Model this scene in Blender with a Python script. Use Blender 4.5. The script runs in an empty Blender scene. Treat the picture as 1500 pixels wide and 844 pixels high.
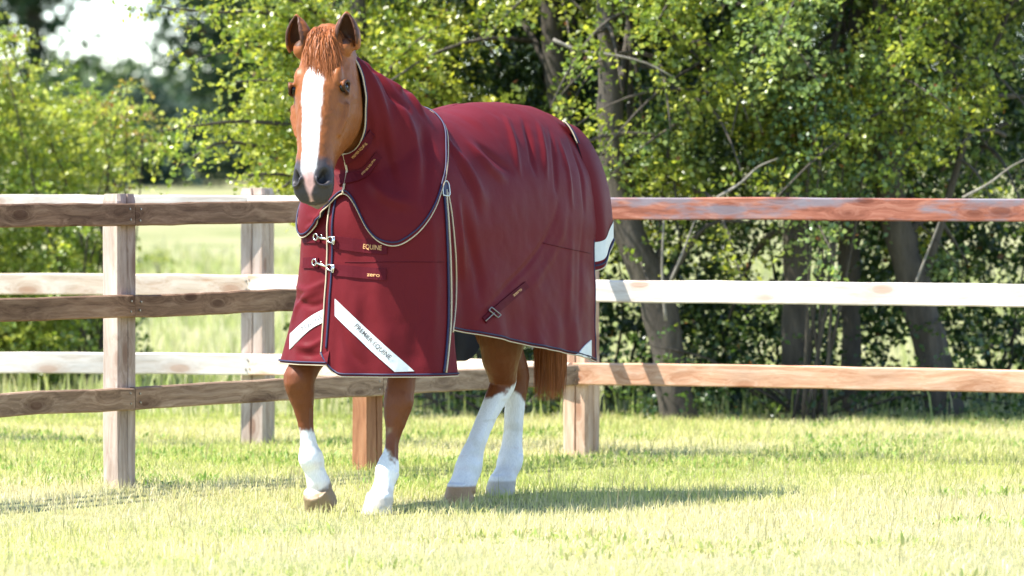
import bpy, bmesh, math, random
import numpy as np
from mathutils import Vector, Matrix
from mathutils.bvhtree import BVHTree

random.seed(7)
rng = np.random.default_rng(7)
SC = bpy.context.scene
COL = SC.collection
PI = math.pi

# ------------------------------------------------------------------ camera, world, sun, exposure
CAM_H = 1.42
FPX = 8333.0                                   # focal length in pixels of a 1500 px wide frame (200 mm on 36 mm)
TILT = math.atan((422.0 - 229.0) / FPX)        # horizon sits above the middle of the frame
cam_d = bpy.data.cameras.new('camera')
cam_d.sensor_width = 36.0
cam_d.lens = FPX / 1500.0 * 36.0
cam_d.clip_start = 0.5
cam_d.clip_end = 6000.0
cam_d.dof.use_dof = True
cam_d.dof.focus_distance = 22.9
cam_d.dof.aperture_fstop = 4.5
cam = bpy.data.objects.new('camera', cam_d)
cam.location = (0, 0, CAM_H)
cam.rotation_euler = (PI / 2 - TILT, 0, 0)
COL.objects.link(cam)
SC.camera = cam

SUN_EL = math.radians(58)
SUN_AZ = math.radians(9)                      # turned from the left towards the camera
sun_dir = Vector((-math.cos(SUN_AZ) * math.cos(SUN_EL), -math.sin(SUN_AZ) * math.cos(SUN_EL), math.sin(SUN_EL)))
world = bpy.data.worlds.new('World')
SC.world = world
world.use_nodes = True
wn = world.node_tree
bg = wn.nodes['Background']
sky = wn.nodes.new('ShaderNodeTexSky')
sky.sky_type = 'NISHITA'
sky.sun_disc = False
sky.sun_elevation = SUN_EL
sky.sun_rotation = math.atan2(sun_dir.x, sun_dir.y)
sky.air_density = 1.0
sky.dust_density = 0.0
sky.altitude = 2500
wn.links.new(sky.outputs[0], bg.inputs[0])
bg.inputs[1].default_value = 0.15
sl = bpy.data.lights.new('sun', 'SUN')
sl.energy = 4.25
sl.angle = math.radians(0.53)
sl.color = (1.0, 0.965, 0.90)
so = bpy.data.objects.new('sun', sl)
so.rotation_euler = sun_dir.to_track_quat('Z', 'Y').to_euler()
so.location = (-20, 0, 30)
COL.objects.link(so)
SC.view_settings.view_transform = 'Standard'
SC.view_settings.look = 'None'
SC.view_settings.gamma = 1.0
SC.view_settings.use_curve_mapping = False
SC.view_settings.exposure = 1.68
try:
    SC.cycles.max_bounces = 8
    SC.cycles.transparent_max_bounces = 4
    SC.cycles.sample_clamp_indirect = 8.0
except Exception:
    pass

# ------------------------------------------------------------------ helpers
CT, ST = math.cos(TILT), math.sin(TILT)
def ray(px, py):
    x = (px - 750.0) / FPX
    y = -(py - 422.0) / FPX
    return Vector((x, CT + y * ST, -ST + y * CT)).normalized()

def at_depth(px, py, d):
    r = ray(px, py)
    return Vector((0, 0, CAM_H)) + r * (d / r.y)

def hash3(ix, iy, iz, seed=0):
    h = (ix * 374761393 + iy * 668265263 + iz * 2147483647 + seed * 1274126177).astype(np.int64) & 0xFFFFFFFF
    h = ((h ^ (h >> 13)) * 1274126177) & 0xFFFFFFFF
    h = ((h ^ (h >> 16)) * 2246822519) & 0xFFFFFFFF
    return ((h ^ (h >> 15)) & 0xFFFFFF) / float(0xFFFFFF)

def vnoise(p, scale=1.0, seed=0):
    """value noise in -1..1 at the points p (n,3)"""
    q = np.asarray(p, float) * scale
    i = np.floor(q).astype(np.int64)
    f = q - i
    f = f * f * (3 - 2 * f)
    out = 0
    for dx in (0, 1):
        for dy in (0, 1):
            for dz in (0, 1):
                w = (f[:, 0] if dx else 1 - f[:, 0]) * (f[:, 1] if dy else 1 - f[:, 1]) * (f[:, 2] if dz else 1 - f[:, 2])
                out = out + w * hash3(i[:, 0] + dx, i[:, 1] + dy, i[:, 2] + dz, seed)
    return out * 2 - 1

def fbm(p, scale=1.0, seed=0, oct=3):
    a, s, o = 1.0, scale, 0
    for k in range(oct):
        o = o + a * vnoise(p, s, seed + k * 17)
        a *= 0.5
        s *= 2.03
    return o

def sstep(a, b, x):
    t = np.clip((np.asarray(x, float) - a) / (b - a), 0, 1)
    return t * t * (3 - 2 * t)

def link(ob, parent=None):
    COL.objects.link(ob)
    if parent is not None:
        ob.parent = parent
    return ob

def empty(name, loc, label, cat, group=None, rotz=0.0):
    e = bpy.data.objects.new(name, None)
    e.location = loc
    e.rotation_euler = (0, 0, rotz)
    e.empty_display_size = 0.1
    tag(e, label, cat, group)
    COL.objects.link(e)
    return e

def tag(o, label=None, cat=None, group=None, kind=None):
    if label: o['label'] = label
    if cat: o['category'] = cat
    if group: o['group'] = group
    if kind: o['kind'] = kind
    return o

def mesh_obj(name, verts, faces, mat, parent=None, off=None, smooth=True, cols=None):
    """verts in world space; off is the world place of the root the object hangs under"""
    v = np.asarray(verts, float).reshape(-1, 3)
    if off is not None:
        v = v - np.asarray(off, float)
    me = bpy.data.meshes.new(name)
    if isinstance(faces, np.ndarray):
        n, k = faces.shape
        me.vertices.add(len(v))
        me.vertices.foreach_set('co', v.astype(np.float32).ravel())
        me.loops.add(n * k)
        me.loops.foreach_set('vertex_index', faces.astype(np.int32).ravel())
        me.polygons.add(n)
        me.polygons.foreach_set('loop_start', np.arange(0, n * k, k, dtype=np.int32))
        try:
            me.polygons.foreach_set('loop_total', np.full(n, k, dtype=np.int32))
        except Exception:
            pass
        me.update(calc_edges=True)
    else:
        me.from_pydata([tuple(p) for p in v], [], faces)
        me.update()
    if smooth:
        me.polygons.foreach_set('use_smooth', np.ones(len(me.polygons), dtype=bool))
    if cols is not None:
        at = me.color_attributes.new('col', 'FLOAT_COLOR', 'POINT')
        c = np.ones((len(v), 4), np.float32)
        c[:, :3] = cols
        at.data.foreach_set('color', c.ravel())
    if mat is not None:
        me.materials.append(mat)
    o = bpy.data.objects.new(name, me)
    return link(o, parent)

def grid_faces(nu, nv, close_v=False):
    fs = []
    m = nv if close_v else nv - 1
    for i in range(nu - 1):
        for j in range(m):
            j2 = (j + 1) % nv
            fs.append((i * nv + j, i * nv + j2, (i + 1) * nv + j2, (i + 1) * nv + j))
    return np.array(fs, np.int32)

def tube(path, r, seg=6, flat=1.0):
    """verts, faces of a tube along world points; r a number or a list"""
    P = [Vector(p) for p in path]
    n = len(P)
    R = [r] * n if not hasattr(r, '__len__') else r
    V, F = [], []
    up = Vector((0.31, 0.2, 0.93))
    prev = None
    for i in range(n):
        t = (P[min(i + 1, n - 1)] - P[max(i - 1, 0)])
        if t.length < 1e-9: t = Vector((0, 0, 1))
        t.normalize()
        if prev is None:
            a = t.cross(up)
            if a.length < 1e-3: a = t.cross(Vector((1, 0, 0)))
        else:
            a = prev - t * prev.dot(t)
            if a.length < 1e-6: a = t.cross(up)
        a.normalize(); prev = a
        b = t.cross(a)
        for k in range(seg):
            th = 2 * PI * k / seg
            V.append(P[i] + a * (R[i] * math.cos(th)) + b * (R[i] * flat * math.sin(th)))
    for i in range(n - 1):
        for k in range(seg):
            k2 = (k + 1) % seg
            F.append((i * seg + k, i * seg + k2, (i + 1) * seg + k2, (i + 1) * seg + k))
    F.append(tuple(range(seg))[::-1])
    F.append(tuple(range((n - 1) * seg, n * seg)))
    return V, F

def merge(parts):
    V, F = [], []
    for v, f in parts:
        o = len(V)
        V += list(v)
        F += [tuple(i + o for i in q) for q in f]
    return V, F

def resample(pts, n):
    P = np.array([tuple(p) for p in pts], float)
    d = np.r_[0, np.cumsum(np.linalg.norm(np.diff(P, axis=0), axis=1))]
    t = np.linspace(0, d[-1], n)
    return np.stack([np.interp(t, d, P[:, k]) for k in range(P.shape[1])], 1)

def smooth_poly(pts, n):
    """Catmull-Rom through the points"""
    P = np.array([tuple(p) for p in pts], float)
    Q = np.vstack([2 * P[0] - P[1], P, 2 * P[-1] - P[-2]])
    out = []
    m = len(P) - 1
    for i in range(m):
        p0, p1, p2, p3 = Q[i], Q[i + 1], Q[i + 2], Q[i + 3]
        for t in np.linspace(0, 1, 12, endpoint=False):
            out.append(0.5 * ((2 * p1) + (p2 - p0) * t + (2 * p0 - 5 * p1 + 4 * p2 - p3) * t * t + (3 * p1 - p0 - 3 * p2 + p3) * t ** 3))
    out.append(P[-1])
    return resample(out, n)

# ------------------------------------------------------------------ materials
def new_mat(name):
    m = bpy.data.materials.new(name)
    m.use_nodes = True
    nt = m.node_tree
    return m, nt, nt.nodes['Principled BSDF'], nt.nodes['Material Output']

def N(nt, t, **kw):
    n = nt.nodes.new(t)
    for k, v in kw.items():
        if k in n.inputs: n.inputs[k].default_value = v
        else: setattr(n, k, v)
    return n

def ramp(nt, stops):
    r = nt.nodes.new('ShaderNodeValToRGB')
    e = r.color_ramp.elements
    while len(e) < len(stops): e.new(0.5)
    for k, (p, c) in enumerate(stops):
        e[k].position = p
        e[k].color = (c[0], c[1], c[2], 1) if hasattr(c, '__len__') else (c, c, c, 1)
    return r

def mixc(nt, fac, a, b, mode='MIX'):
    m = nt.nodes.new('ShaderNodeMix')
    m.data_type = 'RGBA'
    m.blend_type = mode
    for sock, v in ((m.inputs[0], fac), (m.inputs[6], a), (m.inputs[7], b)):
        if hasattr(v, 'is_output'): nt.links.new(v, sock)
        elif hasattr(v, '__len__'): sock.default_value = (v[0], v[1], v[2], 1)
        else: sock.default_value = v
    return m.outputs[2]

def plain(name, color, rough=0.6, metal=0.0, spec=0.5):
    m, nt, p, o = new_mat(name)
    tc = N(nt, 'ShaderNodeTexCoord')
    nz = N(nt, 'ShaderNodeTexNoise', Scale=40.0, Detail=4.0)
    nt.links.new(tc.outputs['Object'], nz.inputs['Vector'])
    c = mixc(nt, nz.outputs['Fac'], [x * 0.85 for x in color], [min(1, x * 1.12) for x in color])
    nt.links.new(c, p.inputs['Base Color'])
    p.inputs['Roughness'].default_value = rough
    p.inputs['Metallic'].default_value = metal
    p.inputs['Specular IOR Level'].default_value = spec
    return m

def leaf_mat(name, trans=0.35, rough=0.38, spec=0.5, tint=(1.0, 1.0, 1.0)):
    """colour comes from the 'col' attribute (each leaf's own colour)"""
    m, nt, p, o = new_mat(name)
    a = N(nt, 'ShaderNodeAttribute', attribute_name='col')
    nt.links.new(a.outputs['Color'], p.inputs['Base Color'])
    p.inputs['Roughness'].default_value = rough
    p.inputs['Specular IOR Level'].default_value = spec
    tr = N(nt, 'ShaderNodeBsdfTranslucent')
    tcol = mixc(nt, 1.0, a.outputs['Color'], (1.25 * tint[0], 1.3 * tint[1], 0.7 * tint[2]), 'MULTIPLY')
    nt.links.new(tcol, tr.inputs['Color'])
    mx = N(nt, 'ShaderNodeMixShader')
    mx.inputs[0].default_value = trans
    nt.links.new(p.outputs[0], mx.inputs[1])
    nt.links.new(tr.outputs[0], mx.inputs[2])
    nt.links.new(mx.outputs[0], o.inputs['Surface'])
    return m

def wood_mat(name, c1, c2, c3, seed=0.0, patch=None, rough=0.8):
    """planed softwood: grain along local X, knots, weathering; patch = (colour, threshold)"""
    m, nt, p, o = new_mat(name)
    tc = N(nt, 'ShaderNodeTexCoord')
    oi = N(nt, 'ShaderNodeObjectInfo')
    off = N(nt, 'ShaderNodeVectorMath', operation='SCALE')
    off.inputs[0].default_value = (13.1, 7.7, 5.3)
    nt.links.new(oi.outputs['Random'], off.inputs['Scale'])
    add0 = N(nt, 'ShaderNodeVectorMath', operation='ADD')
    nt.links.new(tc.outputs['Object'], add0.inputs[0])
    nt.links.new(off.outputs[0], add0.inputs[1])
    # knots bend the grain
    vor = N(nt, 'ShaderNodeTexVoronoi', Scale=1.0)
    mpk = N(nt, 'ShaderNodeMapping')
    mpk.inputs['Scale'].default_value = (3.6, 9.0, 9.0)
    nt.links.new(add0.outputs[0], mpk.inputs[0])
    nt.links.new(mpk.outputs[0], vor.inputs['Vector'])
    kn = ramp(nt, [(0.0, 1.0), (0.15, 0.9), (0.22, 0.35), (0.48, 0.0)])
    nt.links.new(vor.outputs['Distance'], kn.inputs[0])
    mp = N(nt, 'ShaderNodeMapping')
    mp.inputs['Scale'].default_value = (1.8, 34.0, 34.0)
    mp.inputs['Location'].default_value = (seed, seed * 1.7, 0)
    nt.links.new(add0.outputs[0], mp.inputs[0])
    warp = N(nt, 'ShaderNodeTexNoise', Scale=2.2, Detail=2.0)
    nt.links.new(add0.outputs[0], warp.inputs['Vector'])
    wsc = N(nt, 'ShaderNodeVectorMath', operation='SCALE', Scale=3.0)
    nt.links.new(warp.outputs['Color'], wsc.inputs[0])
    add1 = N(nt, 'ShaderNodeVectorMath', operation='ADD')
    nt.links.new(mp.outputs[0], add1.inputs[0])
    nt.links.new(wsc.outputs[0], add1.inputs[1])
    ksc = N(nt, 'ShaderNodeVectorMath', operation='SCALE', Scale=2.5)
    nt.links.new(kn.outputs[0], ksc.inputs[0])
    add2 = N(nt, 'ShaderNodeVectorMath', operation='ADD')
    nt.links.new(add1.outputs[0], add2.inputs[0])
    nt.links.new(ksc.outputs[0], add2.inputs[1])
    g = N(nt, 'ShaderNodeTexNoise', Scale=1.0, Detail=9.0, Roughness=0.74)
    nt.links.new(add2.outputs[0], g.inputs['Vector'])
    gr = ramp(nt, [(0.30, c1), (0.5, c2), (0.72, c3)])
    nt.links.new(g.outputs['Fac'], gr.inputs[0])
    big = N(nt, 'ShaderNodeTexNoise', Scale=1.7, Detail=5.0, Roughness=0.6)
    mpb = N(nt, 'ShaderNodeMapping')
    mpb.inputs['Scale'].default_value = (1.0, 4.0, 4.0)
    nt.links.new(add0.outputs[0], mpb.inputs[0])
    nt.links.new(mpb.outputs[0], big.inputs['Vector'])
    if patch:
        br = ramp(nt, [(patch[1] - 0.05, 0.0), (patch[1] + 0.04, 0.85)])
        nt.links.new(big.outputs['Fac'], br.inputs[0])
        col = mixc(nt, br.outputs[0], gr.outputs[0], patch[0])
    else:
        br = ramp(nt, [(0.35, 0.72), (0.65, 1.1)])
        nt.links.new(big.outputs['Fac'], br.inputs[0])
        col = mixc(nt, 1.0, gr.outputs[0], br.outputs[0], 'MULTIPLY')
    knc = N(nt, 'ShaderNodeMath', operation='MULTIPLY')
    nt.links.new(kn.outputs[0], knc.inputs[0])
    knc.inputs[1].default_value = 0.75
    col = mixc(nt, knc.outputs[0], col, [c1[0] * 0.75, c1[1] * 0.55, c1[2] * 0.45])
    nt.links.new(col, p.inputs['Base Color'])
    p.inputs['Roughness'].default_value = rough
    p.inputs['Specular IOR Level'].default_value = 0.25
    bp = N(nt, 'ShaderNodeBump', Strength=0.5, Distance=0.004)
    nt.links.new(g.outputs['Fac'], bp.inputs['Height'])
    nt.links.new(bp.outputs[0], p.inputs['Normal'])
    return m

def bark_mat(name, c1, c2):
    m, nt, p, o = new_mat(name)
    tc = N(nt, 'ShaderNodeTexCoord')
    mp = N(nt, 'ShaderNodeMapping')
    mp.inputs['Scale'].default_value = (9, 9, 2.2)
    nt.links.new(tc.outputs['Object'], mp.inputs[0])
    n1 = N(nt, 'ShaderNodeTexNoise', Scale=2.0, Detail=8.0, Roughness=0.7)
    nt.links.new(mp.outputs[0], n1.inputs['Vector'])
    r = ramp(nt, [(0.3, c1), (0.7, c2)])
    nt.links.new(n1.outputs['Fac'], r.inputs[0])
    nt.links.new(r.outputs[0], p.inputs['Base Color'])
    p.inputs['Roughness'].default_value = 0.9
    b = N(nt, 'ShaderNodeBump', Strength=0.9, Distance=0.02)
    nt.links.new(n1.outputs['Fac'], b.inputs['Height'])
    nt.links.new(b.outputs[0], p.inputs['Normal'])
    return m

def fabric_mat(name, base, rough=0.52, sheen=0.35):
    m, nt, p, o = new_mat(name)
    tc = N(nt, 'ShaderNodeTexCoord')
    n1 = N(nt, 'ShaderNodeTexNoise', Scale=6.0, Detail=6.0, Roughness=0.6)
    nt.links.new(tc.outputs['Object'], n1.inputs['Vector'])
    c = mixc(nt, n1.outputs['Fac'], [x * 0.88 for x in base], [x * 1.14 for x in base])
    nt.links.new(c, p.inputs['Base Color'])
    p.inputs['Roughness'].default_value = rough
    p.inputs['Specular IOR Level'].default_value = 0.07
    p.inputs['Sheen Weight'].default_value = sheen
    p.inputs['Sheen Roughness'].default_value = 0.4
    p.inputs['Sheen Tint'].default_value = (1.0, 0.6, 0.7, 1)
    # crinkled nylon: fine weave plus soft rumples
    n2 = N(nt, 'ShaderNodeTexNoise', Scale=480.0, Detail=2.0)
    nt.links.new(tc.outputs['Object'], n2.inputs['Vector'])
    n3 = N(nt, 'ShaderNodeTexNoise', Scale=14.0, Detail=5.0, Roughness=0.55, Distortion=0.6)
    nt.links.new(tc.outputs['Object'], n3.inputs['Vector'])
    b1 = N(nt, 'ShaderNodeBump', Strength=0.25, Distance=0.0012)
    nt.links.new(n2.outputs['Fac'], b1.inputs['Height'])
    b2 = N(nt, 'ShaderNodeBump', Strength=0.11, Distance=0.015)
    nt.links.new(n3.outputs['Fac'], b2.inputs['Height'])
    nt.links.new(b1.outputs[0], b2.inputs['Normal'])
    nt.links.new(b2.outputs[0], p.inputs['Normal'])
    return m

M = {}
M['rug'] = fabric_mat('maroon_nylon', (0.116, 0.0105, 0.0135), 0.50, 0.0)
M['rug_webbing'] = fabric_mat('maroon_webbing', (0.085, 0.0075, 0.0125), 0.6, 0.0)
M['navy'] = plain('navy_binding', (0.012, 0.012, 0.05), 0.6)
M['beige'] = plain('beige_piping', (0.52, 0.42, 0.28), 0.7)
M['lining'] = plain('navy_lining', (0.008, 0.009, 0.018), 0.7)
M['reflect'] = plain('silver_reflective', (0.62, 0.64, 0.62), 0.45, 0.0)
M['print_dark'] = plain('dark_print', (0.06, 0.055, 0.055), 0.6)
M['print_orange'] = plain('orange_thread', (0.62, 0.33, 0.12), 0.6)
M['metal'] = plain('nickel', (0.72, 0.68, 0.58), 0.22, 1.0)
M['dark_metal'] = plain('dark_nickel', (0.28, 0.25, 0.22), 0.35, 1.0)
M['eye'] = plain('dark_eye', (0.010, 0.005, 0.004), 0.12, 0.0, 0.35)
M['leaf'] = leaf_mat('hawthorn_leaf', 0.45, 0.34, 0.6)
M['leaf_far'] = leaf_mat('distant_leaf', 0.3, 0.6, 0.3)
M['grass'] = leaf_mat('grass_blade', 0.42, 0.5, 0.3, (0.95, 0.92, 1.25))
M['bark'] = bark_mat('bark', (0.032, 0.025, 0.018), (0.105, 0.085, 0.062))
M['twig'] = bark_mat('pale_twig', (0.12, 0.10, 0.075), (0.30, 0.27, 0.215))

# ------------------------------------------------------------------ ground
def gz(x, y):
    """gentle rise of the meadow beyond the fences, small unevenness"""
    x = np.asarray(x, float); y = np.asarray(y, float)
    return 0.0118 * np.clip(y - 42, 0, 88) + 0.016 * np.sin(x * 1.3 + 0.4) * np.sin(y * 0.9 + 1.0) * sstep(0, 4, y - 4)

def build_ground():
    xs = np.unique(np.r_[np.linspace(-900, -30, 12), np.linspace(-30, 30, 81), np.linspace(30, 900, 12)])
    ys = np.unique(np.r_[np.linspace(-300, 8, 10), np.linspace(8, 60, 105), np.linspace(60, 150, 46), np.linspace(150, 2500, 14)])
    X, Y = np.meshgrid(xs, ys, indexing='ij')
    V = np.stack([X, Y, gz(X, Y)], -1).reshape(-1, 3)
    m, nt, p, o = new_mat('meadow_soil_and_sward')
    tc = N(nt, 'ShaderNodeTexCoord')
    n1 = N(nt, 'ShaderNodeTexNoise', Scale=0.45, Detail=8.0, Roughness=0.7)
    nt.links.new(tc.outputs['Object'], n1.inputs['Vector'])
    r1 = ramp(nt, [(0.3, (0.18, 0.21, 0.075)), (0.52, (0.30, 0.29, 0.14)), (0.7, (0.42, 0.375, 0.22))])
    nt.links.new(n1.outputs['Fac'], r1.inputs[0])
    n2 = N(nt, 'ShaderNodeTexNoise', Scale=38.0, Detail=4.0)
    nt.links.new(tc.outputs['Object'], n2.inputs['Vector'])
    r2 = ramp(nt, [(0.3, 0.6), (0.7, 1.15)])
    nt.links.new(n2.outputs['Fac'], r2.inputs[0])
    c = mixc(nt, 1.0, r1.outputs[0], r2.outputs[0], 'MULTIPLY')
    nt.links.new(c, p.inputs['Base Color'])
    p.inputs['Roughness'].default_value = 0.95
    p.inputs['Specular IOR Level'].default_value = 0.1
    b = N(nt, 'ShaderNodeBump', Strength=0.8, Distance=0.03)
    nt.links.new(n2.outputs['Fac'], b.inputs['Height'])
    nt.links.new(b.outputs[0], p.inputs['Normal'])
    g = mesh_obj('ground', V, grid_faces(len(xs), len(ys))[:, ::-1].copy(), m)
    tag(g, kind='structure')
build_ground()

def blades(name, label, n, xr, yr, hmin, hmax, w, palette, seed, keep=None, lean=0.35, hfun=None):
    r = np.random.default_rng(seed)
    x = r.uniform(xr[0], xr[1], n); y = r.uniform(yr[0], yr[1], n)
    if keep is not None:
        k = keep(x, y, r.random(n)); x, y = x[k], y[k]; n = len(x)
    pz = np.stack([x, y, np.zeros(n)], 1)
    patch = fbm(pz, 0.55, seed, 3)                 # broad dry and lush patches
    tuft = fbm(pz, 4.5, seed + 5, 2)
    h = (hmin + (hmax - hmin) * r.random(n) ** 1.6) * (1 + 0.35 * tuft)
    if hfun is not None: h = h * hfun(x, y)
    h = np.clip(h, 0.012, None)
    a = r.uniform(0, 2 * PI, n)
    la = r.uniform(0, 2 * PI, n); lm = r.random(n) ** 1.5 * lean * h
    dx, dy = np.cos(a), np.sin(a)
    lx, ly = np.cos(la) * lm, np.sin(la) * lm
    z0 = gz(x, y) - 0.006
    ww = w * r.uniform(0.6, 1.3, n) * (1 + (y - 22).clip(0) * 0.03)
    V = np.zeros((n, 5, 3))
    V[:, 0] = np.stack([x - dx * ww / 2, y - dy * ww / 2, z0], 1)
    V[:, 1] = np.stack([x + dx * ww / 2, y + dy * ww / 2, z0], 1)
    V[:, 2] = np.stack([x + lx * .35 + dx * ww * .42, y + ly * .35 + dy * ww * .42, z0 + h * .55], 1)
    V[:, 3] = np.stack([x + lx * .35 - dx * ww * .42, y + ly * .35 - dy * ww * .42, z0 + h * .55], 1)
    V[:, 4] = np.stack([x + lx, y + ly, z0 + h * np.clip(1 - 0.3 * (lm / h), .4, 1)], 1)
    base = np.arange(n)[:, None] * 5
    F = np.concatenate([base + np.array([[0, 1, 2]]), base + np.array([[0, 2, 3]]), base + np.array([[3, 2, 4]])]).astype(np.int32)
    pal = np.array(palette)
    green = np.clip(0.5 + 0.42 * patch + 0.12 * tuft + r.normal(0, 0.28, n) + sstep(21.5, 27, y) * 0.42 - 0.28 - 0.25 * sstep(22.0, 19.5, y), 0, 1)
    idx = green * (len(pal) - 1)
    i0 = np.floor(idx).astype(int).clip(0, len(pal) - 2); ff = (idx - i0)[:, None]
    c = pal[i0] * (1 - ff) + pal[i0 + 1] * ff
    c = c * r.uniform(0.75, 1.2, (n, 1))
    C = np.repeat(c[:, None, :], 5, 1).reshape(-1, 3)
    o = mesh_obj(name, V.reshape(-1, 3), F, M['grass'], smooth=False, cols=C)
    return tag(o, label, 'grass', kind='stuff')

PAL = [(0.70, 0.61, 0.38), (0.66, 0.585, 0.31), (0.57, 0.545, 0.22), (0.51, 0.515, 0.18), (0.38, 0.44, 0.11)]
blades('grass', 'short sun bleached grass growing over the paddock floor', 290000, (-3.6, 3.6), (17.6, 31.0), 0.016, 0.064, 0.0031, PAL, 3,
       keep=lambda x, y, u: np.abs(x) < 0.108 * y + 0.35, lean=1.3)
MEADOW = [(0.66, 0.59, 0.40), (0.60, 0.55, 0.33), (0.52, 0.50, 0.24), (0.42, 0.44, 0.17), (0.34, 0.39, 0.12)]
blades('grass', 'green and straw meadow grass growing beyond the paddock fence', 60000, (-7, 7), (30.5, 66.0), 0.05, 0.22, 0.009, MEADOW, 9,
       keep=lambda x, y, u: (np.abs(x) < 0.11 * y + 0.6) & (u < 1.15 - (y - 30) / 60))
def clover_keep(x, y, u):
    p = np.stack([x, y, 0 * x], 1)
    return (np.abs(x) < 0.105 * y + 0.3) & (fbm(p, 1.1, 44, 3) + .35 * sstep(22, 27, y) > .42)
blades('grass', 'low clover and broad leaved weeds patching the paddock turf', 60000, (-3.4, 3.4), (18.6, 30.2), 0.012, 0.05, 0.013,
       [(0.50, 0.50, 0.20), (0.38, 0.46, 0.13), (0.28, 0.39, 0.085), (0.19, 0.31, 0.06)], 27, keep=clover_keep, lean=1.6)
STALK = [(0.42, 0.34, 0.20), (0.34, 0.28, 0.17), (0.24, 0.25, 0.10), (0.16, 0.2, 0.06)]
blades('grass_stalks', 'thin seed stalks standing above the short paddock grass', 1700, (-3.2, 3.2), (19.5, 28.5), 0.06, 0.19, 0.0024, STALK, 21,
       keep=lambda x, y, u: np.abs(x) < 0.1 * y + 0.3, lean=1.1)

# ------------------------------------------------------------------ fences
def board(name, length, h, t, mat, parent, loc, rotz, roll=0.0, seed=0, label=None, seg=14, sag=0.004, bev=0.006, dz=0.0):
    """a sawn board with its length along local X, eased edges and a slight warp; dz tilts it end to end"""
    r = np.random.default_rng(seed)
    prof = [(-t / 2, -h / 2 + bev), (-t / 2 + bev, -h / 2), (t / 2 - bev, -h / 2), (t / 2, -h / 2 + bev),
            (t / 2, h / 2 - bev), (t / 2 - bev, h / 2), (-t / 2 + bev, h / 2), (-t / 2, h / 2 - bev)]
    V, F = [], []
    k = len(prof)
    w1 = r.normal(0, sag * 0.5, seg + 1); w2 = r.normal(0, sag * 0.35, seg + 1)
    for i in range(seg + 1):
        x = -length / 2 + length * i / seg
        bow = sag * math.sin(PI * i / seg + r.uniform(-.2, .2))
        for (a, b) in prof:
            V.append((x, a + w1[i] * 0.6, b + w2[i] + (bow if b > 0 else bow * 0.6) + dz * (i / seg - .5)))
    for i in range(seg):
        for j in range(k):
            j2 = (j + 1) % k
            F.append((i * k + j, i * k + j2, (i + 1) * k + j2, (i + 1) * k + j))
    F.append(tuple(range(k))[::-1]); F.append(tuple(range(seg * k, (seg + 1) * k)))
    me = bpy.data.meshes.new(name)
    me.from_pydata(V, [], [f[::-1] for f in F]); me.update()
    me.materials.append(mat)
    o = bpy.data.objects.new(name, me)
    o.location = loc
    o.rotation_euler = (roll, 0, rotz)
    if label: o['label'] = label
    link(o, parent)
    # nail heads near each end, on the camera's face
    for sx in (-1, 1):
        for zz in (-.022, .024):
            nm = NAILS.get('m')
            if nm is None:
                bm = bmesh.new()
                bmesh.ops.create_cone(bm, cap_ends=True, segments=8, radius1=.0062, radius2=.0045, depth=.006)
                bmesh.ops.rotate(bm, verts=bm.verts, cent=(0, 0, 0), matrix=Matrix.Rotation(PI / 2, 3, 'X'))
                nm = bpy.data.meshes.new('nail'); bm.to_mesh(nm); bm.free(); nm.materials.append(M['dark_metal']); NAILS['m'] = nm
            q = bpy.data.objects.new('nail', nm)
            q.location = (sx * (length / 2 - .03) + r.uniform(-.006, .006), -t / 2 - .001, zz + r.uniform(-.006, .006) + dz * sx * .5)
            link(q, o)
    return o

NAILS = {}
def post(parent, x, y, wx, wy, h, rotz, mat, seed, off, label=None):
    """sawn post: a board stood on end with a bevelled top and a drying crack down one face"""
    r = np.random.default_rng(seed)
    ch = 0.012
    V, F = [], []
    rows = [-0.35, 0.0, 0.3, 0.6, 0.9, h - 0.03, h]
    for i, z in enumerate(rows):
        s = 1.0 if i < len(rows) - 1 else 0.90
        j = r.normal(0, 0.0012, 8)
        pts = [(-wx / 2, -wy / 2 + ch), (-wx / 2 + ch, -wy / 2), (wx / 2 - ch, -wy / 2), (wx / 2, -wy / 2 + ch),
               (wx / 2, -0.004), (wx / 2 - 0.010, 0.0), (wx / 2, 0.004),
               (wx / 2, wy / 2 - ch), (wx / 2 - ch, wy / 2), (-wx / 2 + ch, wy / 2), (-wx / 2, wy / 2 - ch)]
        g_ = r.normal(0, .004)
        pts = pts[:2] + [(g_ - .005, -wy / 2), (g_, -wy / 2 + .014), (g_ + .005, -wy / 2)] + pts[2:]
        for q, (a, b) in enumerate(pts):
            V.append((z, a * s + j[q % 8], b * s + j[(q + 3) % 8]))
    k = 14
    for i in range(len(rows) - 1):
        for q in range(k):
            q2 = (q + 1) % k
            F.append((i * k + q, i * k + q2, (i + 1) * k + q2, (i + 1) * k + q))
    F.append(tuple(range(k))[::-1]); F.append(tuple(range((len(rows) - 1) * k, len(rows) * k)))
    me = bpy.data.meshes.new('post')
    me.from_pydata(V, [], F); me.update(); me.materials.append(mat)
    o = bpy.data.objects.new('post', me)
    # local X is up (grain direction); local Y -> fence direction, local Z -> across
    d = Vector((math.cos(rotz), math.sin(rotz), 0)); up = Vector((0, 0, 1)); ac = up.cross(d)
    mt = Matrix((( up.x, d.x, ac.x), (up.y, d.y, ac.y), (up.z, d.z, ac.z))).to_4x4()
    mt.translation = Vector((x, y, 0)) - Vector(off)
    o.matrix_local = mt
    if label: o['label'] = label
    return link(o, parent)

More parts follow.
